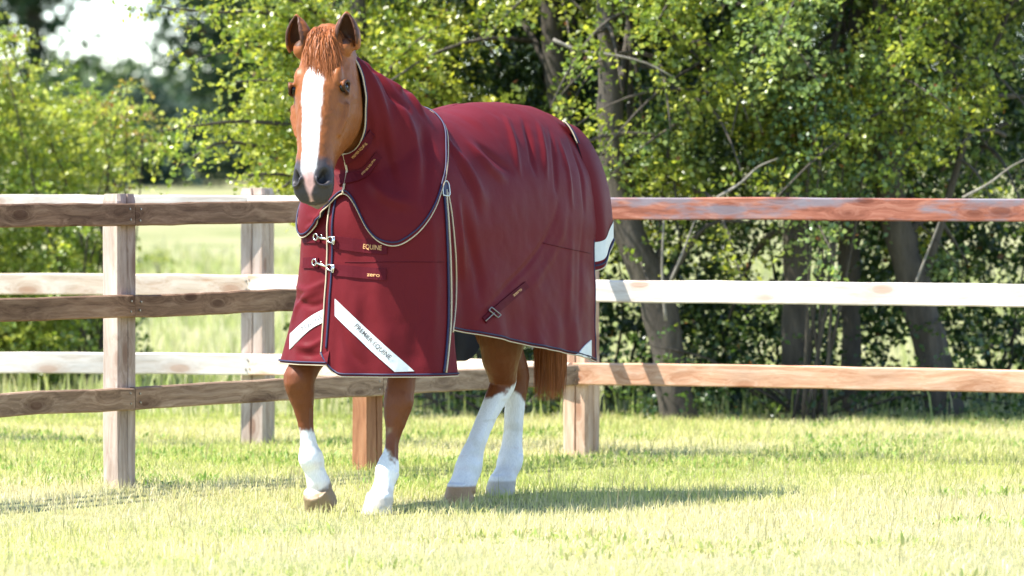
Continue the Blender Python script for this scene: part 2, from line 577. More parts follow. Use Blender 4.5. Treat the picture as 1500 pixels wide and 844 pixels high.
W_near = [wood_mat('weathered_brown_rail', (0.080, 0.040, 0.020), (0.26, 0.15, 0.085), (0.47, 0.31, 0.19), 0.3),
          wood_mat('brown_rail', (0.085, 0.044, 0.023), (0.28, 0.165, 0.095), (0.48, 0.32, 0.20), 1.3),
          wood_mat('grey_brown_rail', (0.11, 0.060, 0.034), (0.33, 0.215, 0.135), (0.55, 0.40, 0.28), 2.3)]
W_post = wood_mat('pale_pinkish_post', (0.27, 0.19, 0.14), (0.46, 0.36, 0.29), (0.58, 0.49, 0.42), 4.1)
W_post_red = wood_mat('reddish_post', (0.22, 0.09, 0.04), (0.38, 0.17, 0.08), (0.48, 0.25, 0.13), 4.4)
W_post_warm = wood_mat('warm_pine_post', (0.30, 0.17, 0.10), (0.52, 0.35, 0.24), (0.66, 0.50, 0.38), 4.7)
W_white = wood_mat('bleached_rail', (0.56, 0.46, 0.37), (0.70, 0.62, 0.54), (0.78, 0.73, 0.67), 5.2)
W_cream = wood_mat('cream_rail', (0.46, 0.31, 0.20), (0.66, 0.53, 0.41), (0.78, 0.70, 0.60), 6.2, patch=((0.42, 0.2, 0.09), 0.64))
W_red = wood_mat('red_brown_stained_rail', (0.13, 0.040, 0.022), (0.29, 0.10, 0.06), (0.46, 0.22, 0.15), 7.0, patch=((0.18, 0.175, 0.20), 0.555))
W_orange = wood_mat('orange_brown_rail', (0.34, 0.15, 0.07), (0.53, 0.30, 0.18), (0.70, 0.50, 0.36), 8.0)

RAILZ = (1.172, 0.782, 0.390)

def fence(name, label, posts, postdim, mats, railh, seed, rail_labels=None, skip_posts=(), end_trim=0.0, group=None, side=-1, dzs=None, post_mats=None, hpost=1.26):
    off = Vector((posts[0][0], posts[0][1], 0))
    root = empty(name, off, label, 'fence', group)
    k = 0
    n = len(posts)
    for i, (x, y) in enumerate(posts):
        a = posts[max(0, i - 1)]; b = posts[min(n - 1, i + 1)]
        if i < n - 1 and i > 0: rz = math.atan2(b[1] - a[1], b[0] - a[0])
        else: rz = math.atan2(b[1] - a[1], b[0] - a[0])
        if i not in skip_posts:
            post(root, x, y, postdim[0], postdim[1], hpost, rz, (post_mats or {}).get(i, W_post), seed + i, off)
    for i in range(n - 1):
        A = Vector((posts[i][0], posts[i][1], 0)); B = Vector((posts[i + 1][0], posts[i + 1][1], 0))
        d = (B - A); L = d.length; d.normalize()
        nrm = Vector((d.y, -d.x, 0)) * (1 if side < 0 else -1)      # the camera's side
        trim = end_trim if i == n - 2 else 0.0
        for q, z in enumerate(RAILZ):
            mid = A + d * ((L - trim) / 2) + nrm * (postdim[1] / 2 + 0.019 + 0.002)
            mt = mats(i, q)
            lab = rail_labels(i, q) if rail_labels else None
            tz = (dzs or {}).get((i, q), (0.0, 0.0))
            board('rail', L - trim - 0.006, railh, 0.038, mt, root, tuple(mid + Vector((0, 0, z + tz[0])) - off), math.atan2(d.y, d.x), 0.0, seed * 31 + i * 7 + q, lab, dz=tz[1])
    return root

near_posts = [(-3.67, 21.40), (-2.67, 22.80), (-1.672, 24.20), (-0.652, 25.63), (0.292, 26.93)]
fence('post_and_rail_fence', 'weathered brown post and rail fence from the left edge to the post behind the horse',
      near_posts, (0.118, 0.100), lambda i, q: W_near[q], 0.096, 3, skip_posts=(4,), end_trim=0.085, group='post and rail fences', post_mats={3: W_post_red})
back_posts = [(-4.85, 28.75), (-3.05, 28.5), (-1.262, 28.2), (0.330, 27.02), (2.64, 25.90), (4.6, 24.95)]
def back_mat(i, q):
    if i >= 3: return (W_red, W_white, W_orange)[q]
    if i == 1: return (W_white, W_cream, W_white)[q]
    return (W_white, W_cream, W_cream)[q]
def back_lab(i, q):
    if i == 3: return ('red brown stained top rail with grey patches', 'bleached white middle rail', 'orange brown bottom rail')[q]
    return None
fence('post_and_rail_fence', 'pale sunlit post and rail fence crossing the whole view, with one red brown top rail',
      back_posts, (0.135, 0.130), back_mat, 0.104, 11, back_lab, group='post and rail fences', hpost=1.262, post_mats={3: W_post_warm, 2: W_post})

# ------------------------------------------------------------------ the horse: frame
TH = math.radians(30)
OX, OY = -0.22, 23.35
HF = Vector((-math.sin(TH), -math.cos(TH), 0)); HL = Vector((math.cos(TH), -math.sin(TH), 0))
def hw(f, l, z):
    return Vector((OX, OY, 0)) + HF * f + HL * l + Vector((0, 0, z))
def hw_np(P):
    P = np.asarray(P, float)
    return np.stack([OX + HF.x * P[..., 0] + HL.x * P[..., 1], OY + HF.y * P[..., 0] + HL.y * P[..., 1], P[..., 2]], -1)
def wh_np(W):
    W = np.asarray(W, float)
    dx, dy = W[..., 0] - OX, W[..., 1] - OY
    return np.stack([dx * HF.x + dy * HF.y, dx * HL.x + dy * HL.y, W[..., 2]], -1)
HOFF = Vector((OX, OY, 0))

# head frame
HEAD_W = math.radians(19); HEAD_T = math.radians(24)
G = Vector((-math.sin(HEAD_W), -math.cos(HEAD_W), 0))
HA = (G * math.sin(HEAD_T) + Vector((0, 0, -math.cos(HEAD_T)))).normalized()      # poll -> muzzle
HB = (G * math.cos(HEAD_T) + Vector((0, 0, math.sin(HEAD_T)))).normalized()       # out of the face
HC = Vector((math.cos(HEAD_W), -math.sin(HEAD_W), 0))                             # the horse's left
ROLL = math.radians(2.6)
HA, HC = (HA * math.cos(ROLL) + HC * math.sin(ROLL)).normalized(), (HC * math.cos(ROLL) - HA * math.sin(ROLL)).normalized()
P0 = hw(1.02, -0.013, 1.860)
def hd(a, b, c):
    return P0 + HA * a + HB * b + HC * c
def hd_inv(Wp):
    d = np.asarray(Wp, float) - np.array(P0)
    return np.stack([d @ np.array(HA), d @ np.array(HB), d @ np.array(HC)], 1)

def loft(sections, seg=20):
    """closed loft of rings (lists of Vectors)"""
    V, F = [], []
    for r in sections: V += r
    k = len(sections[0])
    for i in range(len(sections) - 1):
        for j in range(k):
            j2 = (j + 1) % k
            F.append((i * k + j, i * k + j2, (i + 1) * k + j2, (i + 1) * k + j))
    F.append(tuple(range(k))[::-1])
    F.append(tuple(range((len(sections) - 1) * k, len(sections) * k)))
    return V, F

def limb(secs, seg=18, dens=5):
    """secs: (f,l,z,r_forward,r_side) interpolated; rings across the path"""
    S = smooth_poly([s for s in secs], (len(secs) - 1) * dens + 1)
    rings = []
    n = len(S)
    for i in range(n):
        c = hw(*S[i][:3])
        t = hw(*S[min(i + 1, n - 1)][:3]) - hw(*S[max(i - 1, 0)][:3]); t.normalize()
        side = (HL - t * HL.dot(t)).normalized()
        fw = side.cross(t).normalized()
        rf, rs = max(S[i][3], .008), max(S[i][4], .008)
        rings.append([c + fw * (rf * math.cos(2 * PI * k / seg)) + side * (rs * math.sin(2 * PI * k / seg)) for k in range(seg)])
    return loft(rings)

def hoof(f, l, z, fwd=0.0, pitch=0.0, r=0.06, h=0.085):
    """hoof capsule: coronet at the top, sole at z; pitch rotates about the side axis"""
    rings = []
    for t in np.linspace(0, 1, 5):
        rr = r * (0.80 + 0.22 * t)
        ring = []
        for k in range(18):
            th = 2 * PI * k / 18
            x = rr * math.cos(th) * 1.08 + 0.022 * t; y = rr * math.sin(th) * 0.95; zz = h * (1 - t)
            if x < 0: zz *= 0.8
            X = x * math.cos(pitch) + (zz) * math.sin(pitch); Z = -x * math.sin(pitch) + zz * math.cos(pitch)
            ring.append(hw(f + X, l + y, z + Z))
        rings.append(ring)
    return loft(rings)

def build_horse():
    pieces = []
    # trunk
    tr = []
    for f, zc, rz, rl in ((.80, 1.13, .06, .05), (.77, 1.13, .17, .14), (.68, 1.14, .24, .20), (.5, 1.17, .31, .25), (.25, 1.17, .37, .28), (0, 1.15, .40, .31),
                          (-.25, 1.18, .39, .31), (-.5, 1.22, .355, .29), (-.68, 1.25, .28, .23), (-.78, 1.27, .17, .14), (-.81, 1.27, .05, .05)):
        tr.append([hw(f, rl * math.sin(2 * PI * k / 28), zc + rz * math.cos(2 * PI * k / 28)) for k in range(28)])
    pieces.append(loft(tr))
    # neck
    nk = []
    for (cf, cz), (tf, tz), w in (((.15, 1.55), (.80, 1.0), .18), ((.40, 1.61), (.82, 1.15), .16), ((.60, 1.69), (.82, 1.30), .125), ((.78, 1.765), (.84, 1.40), .10),
                                  ((.90, 1.81), (.90, 1.50), .09), ((.99, 1.83), (.98, 1.6), .085)):
        ring = []
        for k in range(24):
            ps = 2 * PI * k / 24
            m = (1 - math.cos(ps)) / 2
            ring.append(hw(cf + (tf - cf) * m, w * math.sin(ps) - 0.02 * sstep(.6, 1.0, cf), cz + (tz - cz) * m))
        nk.append(ring)
    pieces.append(loft(nk))
    # legs
    FR = [(.56, -.16, 1.0, .10, .08), (.62, -.185, .80, .080, .070), (.69, -.190, .70, .056, .052), (.80, -.215, .60, .056, .053), (.85, -.236, .535, .066, .064),
          (.845, -.232, .475, .056, .055), (.835, -.225, .405, .040, .040), (.828, -.218, .33, .031, .029), (.822, -.211, .262, .037, .037), (.815, -.205, .215, .052, .051), (.80, -.198, .165, .042, .042), (.785, -.192, .12, .047, .047), (.77, -.188, .085, .05, .05)]
    FL = [(.55, .17, 1.0, .12, .09), (.62, .155, .75, .085, .075), (.675, .14, .56, .063, .058), (.69, .137, .49, .060, .058), (.70, .135, .44, .060, .062),
          (.715, .132, .375, .047, .047), (.732, .13, .31, .031, .030), (.748, .13, .25, .031, .029), (.765, .13, .205, .040, .040), (.778, .13, .168, .049, .048), (.80, .13, .115, .041, .041), (.822, .13, .075, .050, .050), (.83, .13, .05, .054, .054)]
    HLf = [(-.5, .15, 1.2, .24, .16), (-.31, .165, .97, .20, .13), (-.13, .15, .73, .132, .10), (-.118, .135, .60, .096, .078), (-.150, .122, .525, .072, .058), (-.158, .115, .475, .060, .052),
           (-.105, .108, .41, .047, .044), (-.035, .102, .325, .040, .039), (.03, .10, .24, .042, .041), (.065, .10, .19, .051, .050), (.088, .10, .15, .057, .056), (.118, .10, .105, .052, .053), (.14, .10, .072, .057, .057), (.146, .10, .055, .058, .058)]
    HR = [(-.6, -.15, 1.2, .24, .16), (-.52, -.145, .97, .19, .13), (-.49, -.115, .73, .12, .09), (-.565, -.095, .58, .085, .068), (-.615, -.085, .51, .068, .055), (-.62, -.082, .455, .055, .05),
          (-.605, -.08, .39, .045, .043), (-.592, -.08, .30, .041, .041), (-.582, -.08, .215, .043, .043), (-.572, -.08, .165, .053, .053), (-.56, -.08, .135, .055, .055), (-.53, -.08, .095, .048, .049), (-.505, -.08, .065, .055, .055), (-.5, -.08, .05, .057, .057)]
    for L in (FR, FL, HLf, HR): pieces.append(limb(L))
    for (f_, l_, z_) in ((-.185, .118, .505), (-.645, -.085, .50)):
        pieces.append(tube([hw(f_ + .03, l_, z_ + .09), hw(f_ - .012, l_, z_ + .02), hw(f_ + .005, l_, z_ - .05), hw(f_ + .03, l_, z_ - .12)], [.016, .024, .020, .012], 10))
    for (f_, l_, z_) in ((.79, -.205, .195), (.745, .13, .150), (.055, .10, .135), (-.60, -.08, .13)):       # ergot and feather behind the fetlock
        pieces.append(tube([hw(f_ + .01, l_, z_ + .05), hw(f_ - .012, l_, z_), hw(f_ + .004, l_, z_ - .055)], [.018, .026, .010], 10))
    pieces.append(hoof(.752, -.185, .030, pitch=math.radians(46), r=.070))
    pieces.append(hoof(.838, .13, 0.0, r=.064))
    pieces.append(hoof(.150, .10, .006, pitch=math.radians(4), r=.065))
    pieces.append(hoof(-.498, -.08, 0.0, r=.066))
    # head: a, dorsal b, ventral b, half width upper, half width lower
    HS = [(-.095, .00, -.13, .050, .048), (-.06, .018, -.17, .080, .076), (-.01, .032, -.22, .100, .090), (.05, .046, -.265, .114, .098), (.11, .057, -.295, .124, .108), (.165, .063, -.308, .129, .118),
          (.215, .062, -.310, .127, .122), (.27, .053, -.296, .118, .119), (.33, .043, -.256, .105, .104), (.39, .035, -.206, .090, .082), (.45, .029, -.166, .078, .066), (.505, .024, -.142, .080, .064),
          (.55, .015, -.130, .088, .070), (.59, -.004, -.128, .087, .070), (.62, -.024, -.122, .076, .062), (.644, -.048, -.108, .056, .05), (.654, -.066, -.092, .024, .022)]
    S = smooth_poly(HS, 64)
    rings = []
    for s in S:
        a, bf, bb, wu, wl = s
        ring = []
        for k in range(36):
            th = 2 * PI * k / 36
            v = (1 - math.cos(th)) / 2
            w = wu + (wl - wu) * sstep(.25, .9, v)
            sn = math.sin(th)
            ring.append(hd(a, bf + (bb - bf) * v, w * math.copysign(abs(sn) ** .72, sn)))
        rings.append(ring)
    pieces.append(loft(rings))
    # brow ridge and cheek bone over each eye, nostril rims, chin
    def ball(c, r, sc=(1, 1, 1)):
        bm = bmesh.new()
        bmesh.ops.create_uvsphere(bm, u_segments=16, v_segments=10, radius=1.0)
        V = [Vector(c) + HA * (v.co.x * r * sc[0]) + HB * (v.co.y * r * sc[1]) + HC * (v.co.z * r * sc[2]) for v in bm.verts]
        F = [tuple(v.index for v in f.verts) for f in bm.faces]
        bm.free()
        return V, F
    for s in (-1, 1):
        pieces.append(ball(hd(.150, .018, s * .080), .036, (1.4, .9, .60)))
        arc = [hd(.192 - .022 * math.cos(t), .006 + .028 * math.sin(t), s * (.1215 - .010 * (math.sin(t)) ** 2)) for t in np.linspace(-1.7, 1.9, 11)]
        V, F = tube(arc, .0095, 8); pieces.append((V, F))
        arc2 = [hd(.192 + .020 * math.cos(t), .004 + .027 * math.sin(t), s * (.1190 - .008 * (math.sin(t)) ** 2)) for t in np.linspace(-1.6, 1.6, 9)]
        V, F = tube(arc2, .0080, 8); pieces.append((V, F))
        # facial crest
        V, F = tube([hd(.245, -.035, s * .112), hd(.30, -.04, s * .106), hd(.38, -.04, s * .088)], [.014, .017, .010], 8); pieces.append((V, F))
        # nostril rim: an open comma
        nb = lambda c_: .012 - (max(c_ - .02, 0) / .056) ** 2 * .048
        nr = []
        for t in np.linspace(-2.6, 2.6, 17):
            c_ = .057 + .021 * math.cos(t + .5); nr.append(hd(.570 + .036 * math.sin(t + .5) - .25 * (c_ - .057), nb(c_) + .002, s * c_))
        V, F = tube(nr, .0085, 8); pieces.append((V, F))
    V, F = tube([hd(.628, -.085, -.05), hd(.640, -.076, 0), hd(.628, -.085, .05)], [.012, .016, .012], 8); pieces.append((V, F))
    V, F = tube([hd(.612, -.115, -.04), hd(.632, -.118, 0), hd(.612, -.115, .04)], [.022, .026, .022], 8); pieces.append((V, F))
    # ears: curved shells with an open front
    for s in (-1, 1):
        base = hd(-.012, -.005, s * .098 - .008)
        axis = (Vector((0, 0, 1)) * .93 + HC * s * .10 + G * .25).normalized()
        front = (G * .86 + HC * s * .34); front = (front - axis * front.dot(axis)).normalized()
        sd = axis.cross(front).normalized()
        rings = []
        hgt = .150
        for t in np.linspace(0, 1, 13):
            w = .060 * (math.sin(PI * min(1, .30 + t * .71)) ** .66) * (1 - .12 * t)
            w = max(w, .006)
            dpt = w * .95
            c = base + axis * (t * hgt - .03) - front * (0.012 * t * t)
            ring = []
            open_ = min(1.0, t * 4)
            nn = 22
            outer = [(-2.35 + 4.7 * k / (nn - 1)) for k in range(nn)]
            for th in outer:      # outer skin goes round the back
                ring.append(c + sd * (w * math.sin(th)) - front * (dpt * math.cos(th)))
            ins = max(.35, (1 - .013 / w)) if w > .013 else .35
            for th in outer[::-1]:
                q = ins
                dep = dpt * (-math.cos(th) * q + 0) if open_ < .01 else dpt * (-math.cos(th) * q)
                ring.append(c + sd * (w * q * math.sin(th)) + front * (dep))
            rings.append(ring)
        pieces.append(loft(rings))
        # root of the ear: flesh closing the shell's foot
        pieces.append(ball(hd(.012, -.01, s * .088 - .006), .042, (1.0, .9, .9)))
    V, F = merge(pieces)
    me = bpy.data.meshes.new('body_raw')
    me.from_pydata([tuple(Vector(v) - HOFF) for v in V], [], F)
    me.update()
    bm = bmesh.new(); bm.from_mesh(me)
    bmesh.ops.recalc_face_normals(bm, faces=bm.faces)
    bm.to_mesh(me); bm.free()
    tmp = bpy.data.objects.new('body_raw', me)
    COL.objects.link(tmp)
    md = tmp.modifiers.new('r', 'REMESH'); md.mode = 'VOXEL'; md.voxel_size = 0.0058; md.use_smooth_shade = True
    ms = tmp.modifiers.new('s', 'SMOOTH'); ms.factor = 0.5; ms.iterations = 4
    dg = bpy.context.evaluated_depsgraph_get()
    ev = tmp.evaluated_get(dg)
    out = bpy.data.meshes.new_from_object(ev)
    bpy.data.objects.remove(tmp)
    out.name = 'body'
    n = len(out.vertices)
    co = np.zeros(n * 3, np.float32); out.vertices.foreach_get('co', co); co = co.reshape(-1, 3).astype(float) + np.array(HOFF)
    no = np.zeros(n * 3, np.float32); out.vertices.foreach_get('normal', no); no = no.reshape(-1, 3)
    h = wh_np(co); d = hd_inv(co)
    nz = fbm(co, 22, 4, 3); nz2 = fbm(co, 60, 9, 2); nlow = fbm(co, 5, 2, 2)
    # sculpt: nostril hollows, eye sockets, mouth line, tendons
    disp = np.zeros(n)
    inhead = (d[:, 0] > .30) & (d[:, 0] < .7) & (np.abs(d[:, 2]) < .12) & (d[:, 1] > -.2) & (h[:, 2] > 1.15)
    for s in (-1, 1):
        q = np.sqrt(((d[:, 0] - .570) / .032) ** 2 + ((d[:, 1] + .004) / .05) ** 2 + ((d[:, 2] - s * .058 + s * .25 * (d[:, 0] - .57)) / .017) ** 2)
        disp -= np.where(inhead, .022 * np.clip(1.25 - q, 0, 1), 0)
    ml = np.abs(d[:, 1] + .094 - 0.02 * (d[:, 0] - .62) * 10 * 0)
    disp -= np.where(inhead & (d[:, 0] > .52), .006 * np.clip(1 - ml / .007, 0, 1), 0)
    # muscle and vein relief, tendon grooves down the cannons
    disp += .0016 * fbm(co, 26, 71, 2) + .0008 * fbm(co, 70, 72, 2)
    vein = np.abs(fbm(co * np.array([1, 1, .55]), 13, 73, 2))
    disp += np.where((d[:, 0] > .2) & (d[:, 0] < .5) & (h[:, 2] > 1.2), .0022 * np.clip(1 - vein / .06, 0, 1), 0)
    lg = (h[:, 2] < .42) & (h[:, 2] > .17)
    lat = np.abs(no @ np.array(HL))
    disp -= np.where(lg, .0045 * sstep(.90, .99, lat), 0)
    co = co + no * disp[:, None]
    # coat colours: the horse's own markings, plus leg shade put into the colour
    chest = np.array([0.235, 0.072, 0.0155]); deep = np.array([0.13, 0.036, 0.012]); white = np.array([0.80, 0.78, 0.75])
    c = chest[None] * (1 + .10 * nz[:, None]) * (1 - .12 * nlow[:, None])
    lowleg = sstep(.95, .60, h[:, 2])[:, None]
    c = c * (1 - .8 * lowleg) + deep[None] * (.8 * lowleg)  # legs deepened towards the ground, their shade under the body painted in
    def paint(mask, colr, m=None):
        nonlocal c
        mm = mask[:, None]
        c = c * (1 - mm) + np.array(colr)[None] * mm
    head = sstep(.70, .78, h[:, 0]) * (h[:, 2] > 1.15) * (d[:, 0] > -.12)
    # stockings
    jag = .018 * nz + .012 * nz2
    front = h[:, 0] > .35
    left = h[:, 1] > 0
    low = h[:, 2] < .62
    fr = front & ~left & low
    fl = front & left & low
    hl = (~front) & (h[:, 1] > .015 + .0 * h[:, 0]) & low & (h[:, 0] > -.40)
    hr = (~front) & low & ~hl
    paint(np.where(fr, sstep(.012, -.012, h[:, 2] - .325 + jag), 0), white)
    paint(np.where(fl, sstep(.012, -.012, h[:, 2] - .245 + jag * .9 + np.clip(h[:, 1] - .13, -.03, .03) * 1.3), 0), white)
    paint(np.where(hl, sstep(.012, -.012, h[:, 2] - .462 + jag * .8 + np.clip(h[:, 0] + .14, -.05, .03) * .8), 0), white)
    paint(np.where(hr, sstep(.012, -.012, h[:, 2] - .40 + jag * .8 - (h[:, 0] + .6) * 1.1), 0), white)
    # dusty fetlocks and hooves, grass stains on the white
    st = sstep(.1, .7, fbm(co, 14, 81, 3)) * (h[:, 2] < .34) * low
    paint(st * .30, (.46, .41, .26))
    pk = sstep(.2, .8, fbm(co, 19, 83, 2)) * (h[:, 2] < .2) * low
    paint(pk * .25, (.58, .42, .36))
    dust = np.where(low, sstep(.16, .05, h[:, 2]) * .22 * (1 + nz), 0).clip(0, .6)
    paint(dust, (.50, .42, .30))
    paint(np.where(fl, sstep(.072, .062, h[:, 2]), 0), (.50, .44, .36))
    paint(np.where(fr, sstep(.125, .105, h[:, 2] + (h[:, 0] - .775) * .7 + jag * .4), 0), (.24, .165, .09))
    paint(np.where(hl, sstep(.082, .072, h[:, 2]), 0), (.34, .20, .10))
    paint(np.where(hr, sstep(.066, .056, h[:, 2]), 0), (.46, .40, .33))
    # blaze
    hm = (head > .5) & (d[:, 1] > -.06)
    ctr = np.interp(d[:, 0], [.05, .12, .2, .3, .4, .5, .6], [.0, -.004, -.006, -.006, -.004, -.002, -.002])
    hwid = np.interp(d[:, 0], [.06, .085, .12, .18, .26, .35, .45, .52, .56, .6], [-.012, .003, .026, .042, .041, .037, .033, .030, .024, .012])
    up = no @ np.array(HB)
    hairn = fbm(np.stack([d[:, 0] * .35, d[:, 1], d[:, 2]], 1), 95, 31, 3)
    blz = np.where(hm & (up > .05), sstep(.007, -.007, np.abs(d[:, 2] - ctr) - hwid + .005 * hairn), 0) * sstep(.575, .545, d[:, 0] + .01 * nz)
    paint(np.where(hm, sstep(.49, .54, d[:, 0] + .02 * nz), 0), (.055, .046, .050))
    mz = (head > .5) & (d[:, 0] > .45)
    paint(np.where(mz, sstep(.47, .55, d[:, 0] + .02 * nz + np.clip(-.05 - d[:, 1], 0, 1) * .4), 0), (.045, .038, .040))
    paint(np.where(mz & (d[:, 1] < -.098), .6 * sstep(.56, .62, d[:, 0]), 0), (.26, .20, .17))
    paint(blz, (.82, .80, .77))
    paint(np.where(hm & (up > .0), sstep(.007, -.005, np.abs(d[:, 2] + .002) - np.interp(d[:, 0], [.52, .55, .58, .60, .63], [.020, .020, .016, .017, .004]) + .005 * nz), 0) * (d[:, 0] > .55), (.62, .36, .32))
    # lower lip lighter, nostril and ear hollows darker
    for s in (-1, 1):
        q = np.sqrt(((d[:, 0] - .570) / .034) ** 2 + ((d[:, 1] + .010) / .06) ** 2 + ((d[:, 2] - s * .059 + s * .25 * (d[:, 0] - .57)) / .018) ** 2)
        paint(np.where(inhead, sstep(1.15, .75, q), 0), (.012, .009, .009))
        # dark skin round the eye
        q = np.sqrt(((d[:, 0] - .194) / .036) ** 2 + ((d[:, 1] - .006) / .038) ** 2 + ((d[:, 2] - s * .124) / .03) ** 2)
        paint(np.where(head > .5, .95 * sstep(1.15, .8, q), 0), (.040, .016, .009))
        q = np.sqrt(((d[:, 0] - .225) / .05) ** 2 + ((d[:, 1] - .0) / .04) ** 2 + ((d[:, 2] - s * .12) / .04) ** 2)
        paint(np.where(head > .5, .45 * sstep(1.2, .5, q), 0), (.075, .028, .012))
        base = hd(-.012, -.005, s * .098 - .008)
        axis = (Vector((0, 0, 1)) * .93 + HC * s * .10 + G * .25).normalized()
        fr_ = (G * .86 + HC * s * .34); fr_ = (fr_ - axis * fr_.dot(axis)).normalized()
        e = co - np.array(base)
        ea = e @ np.array(axis); ef = e @ np.array(fr_); es = e @ np.array(axis.cross(fr_).normalized())
        facing = no @ np.array(fr_)
        w = .060 * np.sin(PI * np.clip(.30 + (ea + .03) / .150 * .71, 0, 1)) ** .66
        inner = (ea > .0) & (ea < .125) & (np.abs(es) < w * .86) & (facing > -.1) & (np.sqrt(es ** 2 + ef ** 2) < w * .93) & (np.linalg.norm(e, axis=1) < .2)
        paint(np.where(inner, .88, 0.0), (.055, .024, .014))
    cc = np.ones((n, 4), np.float32); cc[:, :3] = np.clip(c, 0.003, .9)
    at = out.color_attributes.new('col', 'FLOAT_COLOR', 'POINT'); at.data.foreach_set('color', cc.ravel())
    out.vertices.foreach_set('co', (co - np.array(HOFF)).astype(np.float32).ravel())
    out.polygons.foreach_set('use_smooth', np.ones(len(out.polygons), bool))
    m, nt, p, o = new_mat('horse_coat')
    a = N(nt, 'ShaderNodeAttribute', attribute_name='col')
    tc = N(nt, 'ShaderNodeTexCoord')
    mp = N(nt, 'ShaderNodeMapping'); mp.inputs['Scale'].default_value = (1, 1, .22)
    nt.links.new(tc.outputs['Object'], mp.inputs[0])
    n1 = N(nt, 'ShaderNodeTexNoise', Scale=260.0, Detail=3.0)
    nt.links.new(mp.outputs[0], n1.inputs['Vector'])
    r1 = ramp(nt, [(.3, .90), (.7, 1.08)])
    nt.links.new(n1.outputs['Fac'], r1.inputs[0])
    nt.links.new(mixc(nt, 1.0, a.outputs['Color'], r1.outputs[0], 'MULTIPLY'), p.inputs['Base Color'])
    p.inputs['Roughness'].default_value = .5
    p.inputs['Specular IOR Level'].default_value = .28
    b = N(nt, 'ShaderNodeBump', Strength=.15, Distance=.002)
    nt.links.new(n1.outputs['Fac'], b.inputs['Height']); nt.links.new(b.outputs[0], p.inputs['Normal'])
    out.materials.clear(); out.materials.append(m)
    root = empty('horse', HOFF, 'chestnut horse with a white blaze and white stockings walking in a maroon rug', 'horse')
    body = bpy.data.objects.new('body', out); link(body, root)
    # eyes
    for s in (-1, 1):
        bm = bmesh.new(); bmesh.ops.create_uvsphere(bm, u_segments=20, v_segments=14, radius=.0205)
        V = [Vector(hd(.192, .005, s * .1010)) + v.co for v in bm.verts]
        F = [tuple(v.index for v in f.verts) for f in bm.faces]; bm.free()
        mesh_obj('eye', [tuple(v) for v in V], F, M['eye'], root, HOFF)
    # hair
    hm_, nt, p, o = new_mat('chestnut_hair')
    a = N(nt, 'ShaderNodeAttribute', attribute_name='col')
    nt.links.new(a.outputs['Color'], p.inputs['Base Color'])
    p.inputs['Roughness'].default_value = .5
    p.inputs['Specular IOR Level'].default_value = .25
    def strands(name, curves, w, cols):
        V, F, C = [], [], []
        for P, cl in zip(curves, cols):
            k = len(P); o = len(V)
            ang = random.uniform(-.9, .9)
            sd = Vector((math.cos(ang), math.sin(ang), 0))
            for i, pnt in enumerate(P):
                ww = w * (1 - (i / (k - 1)) ** 3 * .85) * .5
                V.append(tuple(Vector(pnt) - sd * ww)); V.append(tuple(Vector(pnt) + sd * ww)); C += [cl, cl]
            for i in range(k - 1):
                F.append((o + 2 * i, o + 2 * i + 1, o + 2 * i + 3, o + 2 * i + 2))
        return mesh_obj(name, V, F, hm_, root, HOFF, True, np.array(C))
    cur, cl = [], []
    for i in range(1500):
        c0 = random.uniform(-.045, .05)
        a0 = random.uniform(-.075, -.03)
        ln = random.uniform(.07, .235) * (1 - 4 * abs(c0 - .012))
        dr = c0 * .55 + .016 + random.gauss(0, .010); hh = random.uniform(.003, .014) if random.random() < .93 else random.uniform(.02, .04); ph = random.uniform(0, 6)
        P = []
        for t in np.linspace(0, 1, 8):
            a_ = a0 + ln * t
            cc_ = c0 + dr * t + .004 * math.sin(t * 5 + ph)
            bsurf = np.interp(a_, [-.1, -.06, -.01, .05, .11, .165, .22], [.0, .018, .035, .050, .060, .062, .056]) - 3.0 * max(0, abs(cc_) - .02) ** 2 * 2
            P.append(hd(a_, bsurf + .005 + hh * math.sin(PI * min(1, t * 1.1)), cc_))
        cur.append(P)
        k = random.uniform(.8, 1.15)
        cl.append((.29 * k, .088 * k, .022 * k))
    strands('forelock', cur, .0030, cl)
    cur, cl = [], []
    for i in range(1500):
        th = random.uniform(0, 2 * PI); rr = math.sqrt(random.random())
        bot = .385 + .20 * random.random() ** 1.4 if random.random() < .8 else random.uniform(.55, .8)
        k2 = random.uniform(.9, 1.15)
        P = []
        for t in np.linspace(0, 1, 9):
            z = 1.02 + (bot - 1.02) * t
            rad = .028 + .036 * min(1, t * 1.6)
            P.append(hw(-.755 - .02 * math.sin(PI * t) + rad * rr * math.cos(th) * .8, -.0 + rad * rr * math.sin(th) * k2 + .006 * math.sin(t * 7 + th), z))
        cur.append(P)
        k = random.uniform(.6, 1.4)
        cl.append((.34 * k, .115 * k, .032 * k))
    strands('tail', cur, .0034, cl)
    return root
horse = build_horse()

# ------------------------------------------------------------------ the rug
OUT = [(.885, 0), (.882, .10), (.862, .20), (.80, .285), (.69, .328), (.5, .345), (.25, .355), (0, .36), (-.3, .355), (-.5, .335), (-.66, .295), (-.78, .21), (-.835, .10), (-.845, 0)]
OUTL = smooth_poly(OUT, 400)
olen = np.r_[0, np.cumsum(np.linalg.norm(np.diff(OUTL, axis=0), axis=1))]
UT = olen[-1]
def outline(u):
    """u metres from the front centre along the outline"""
    return np.stack([np.interp(u, olen, OUTL[:, 0]), np.interp(u, olen, OUTL[:, 1])], -1)
def u_of(f):
    """u of the widest-side point at station f"""
    i = np.argmin(np.abs(OUTL[:, 0] - f)); return olen[i]
U_SLIT = u_of(.66) ; U_REAR = u_of(-.565); U_REAR_R = u_of(-.70)
def ztop(f):
    return np.interp(f, [-.9, -.75, -.65, -.5, -.3, 0, .2, .42, .9], [1.52, 1.555, 1.595, 1.632, 1.645, 1.635, 1.605, 1.60, 1.58])
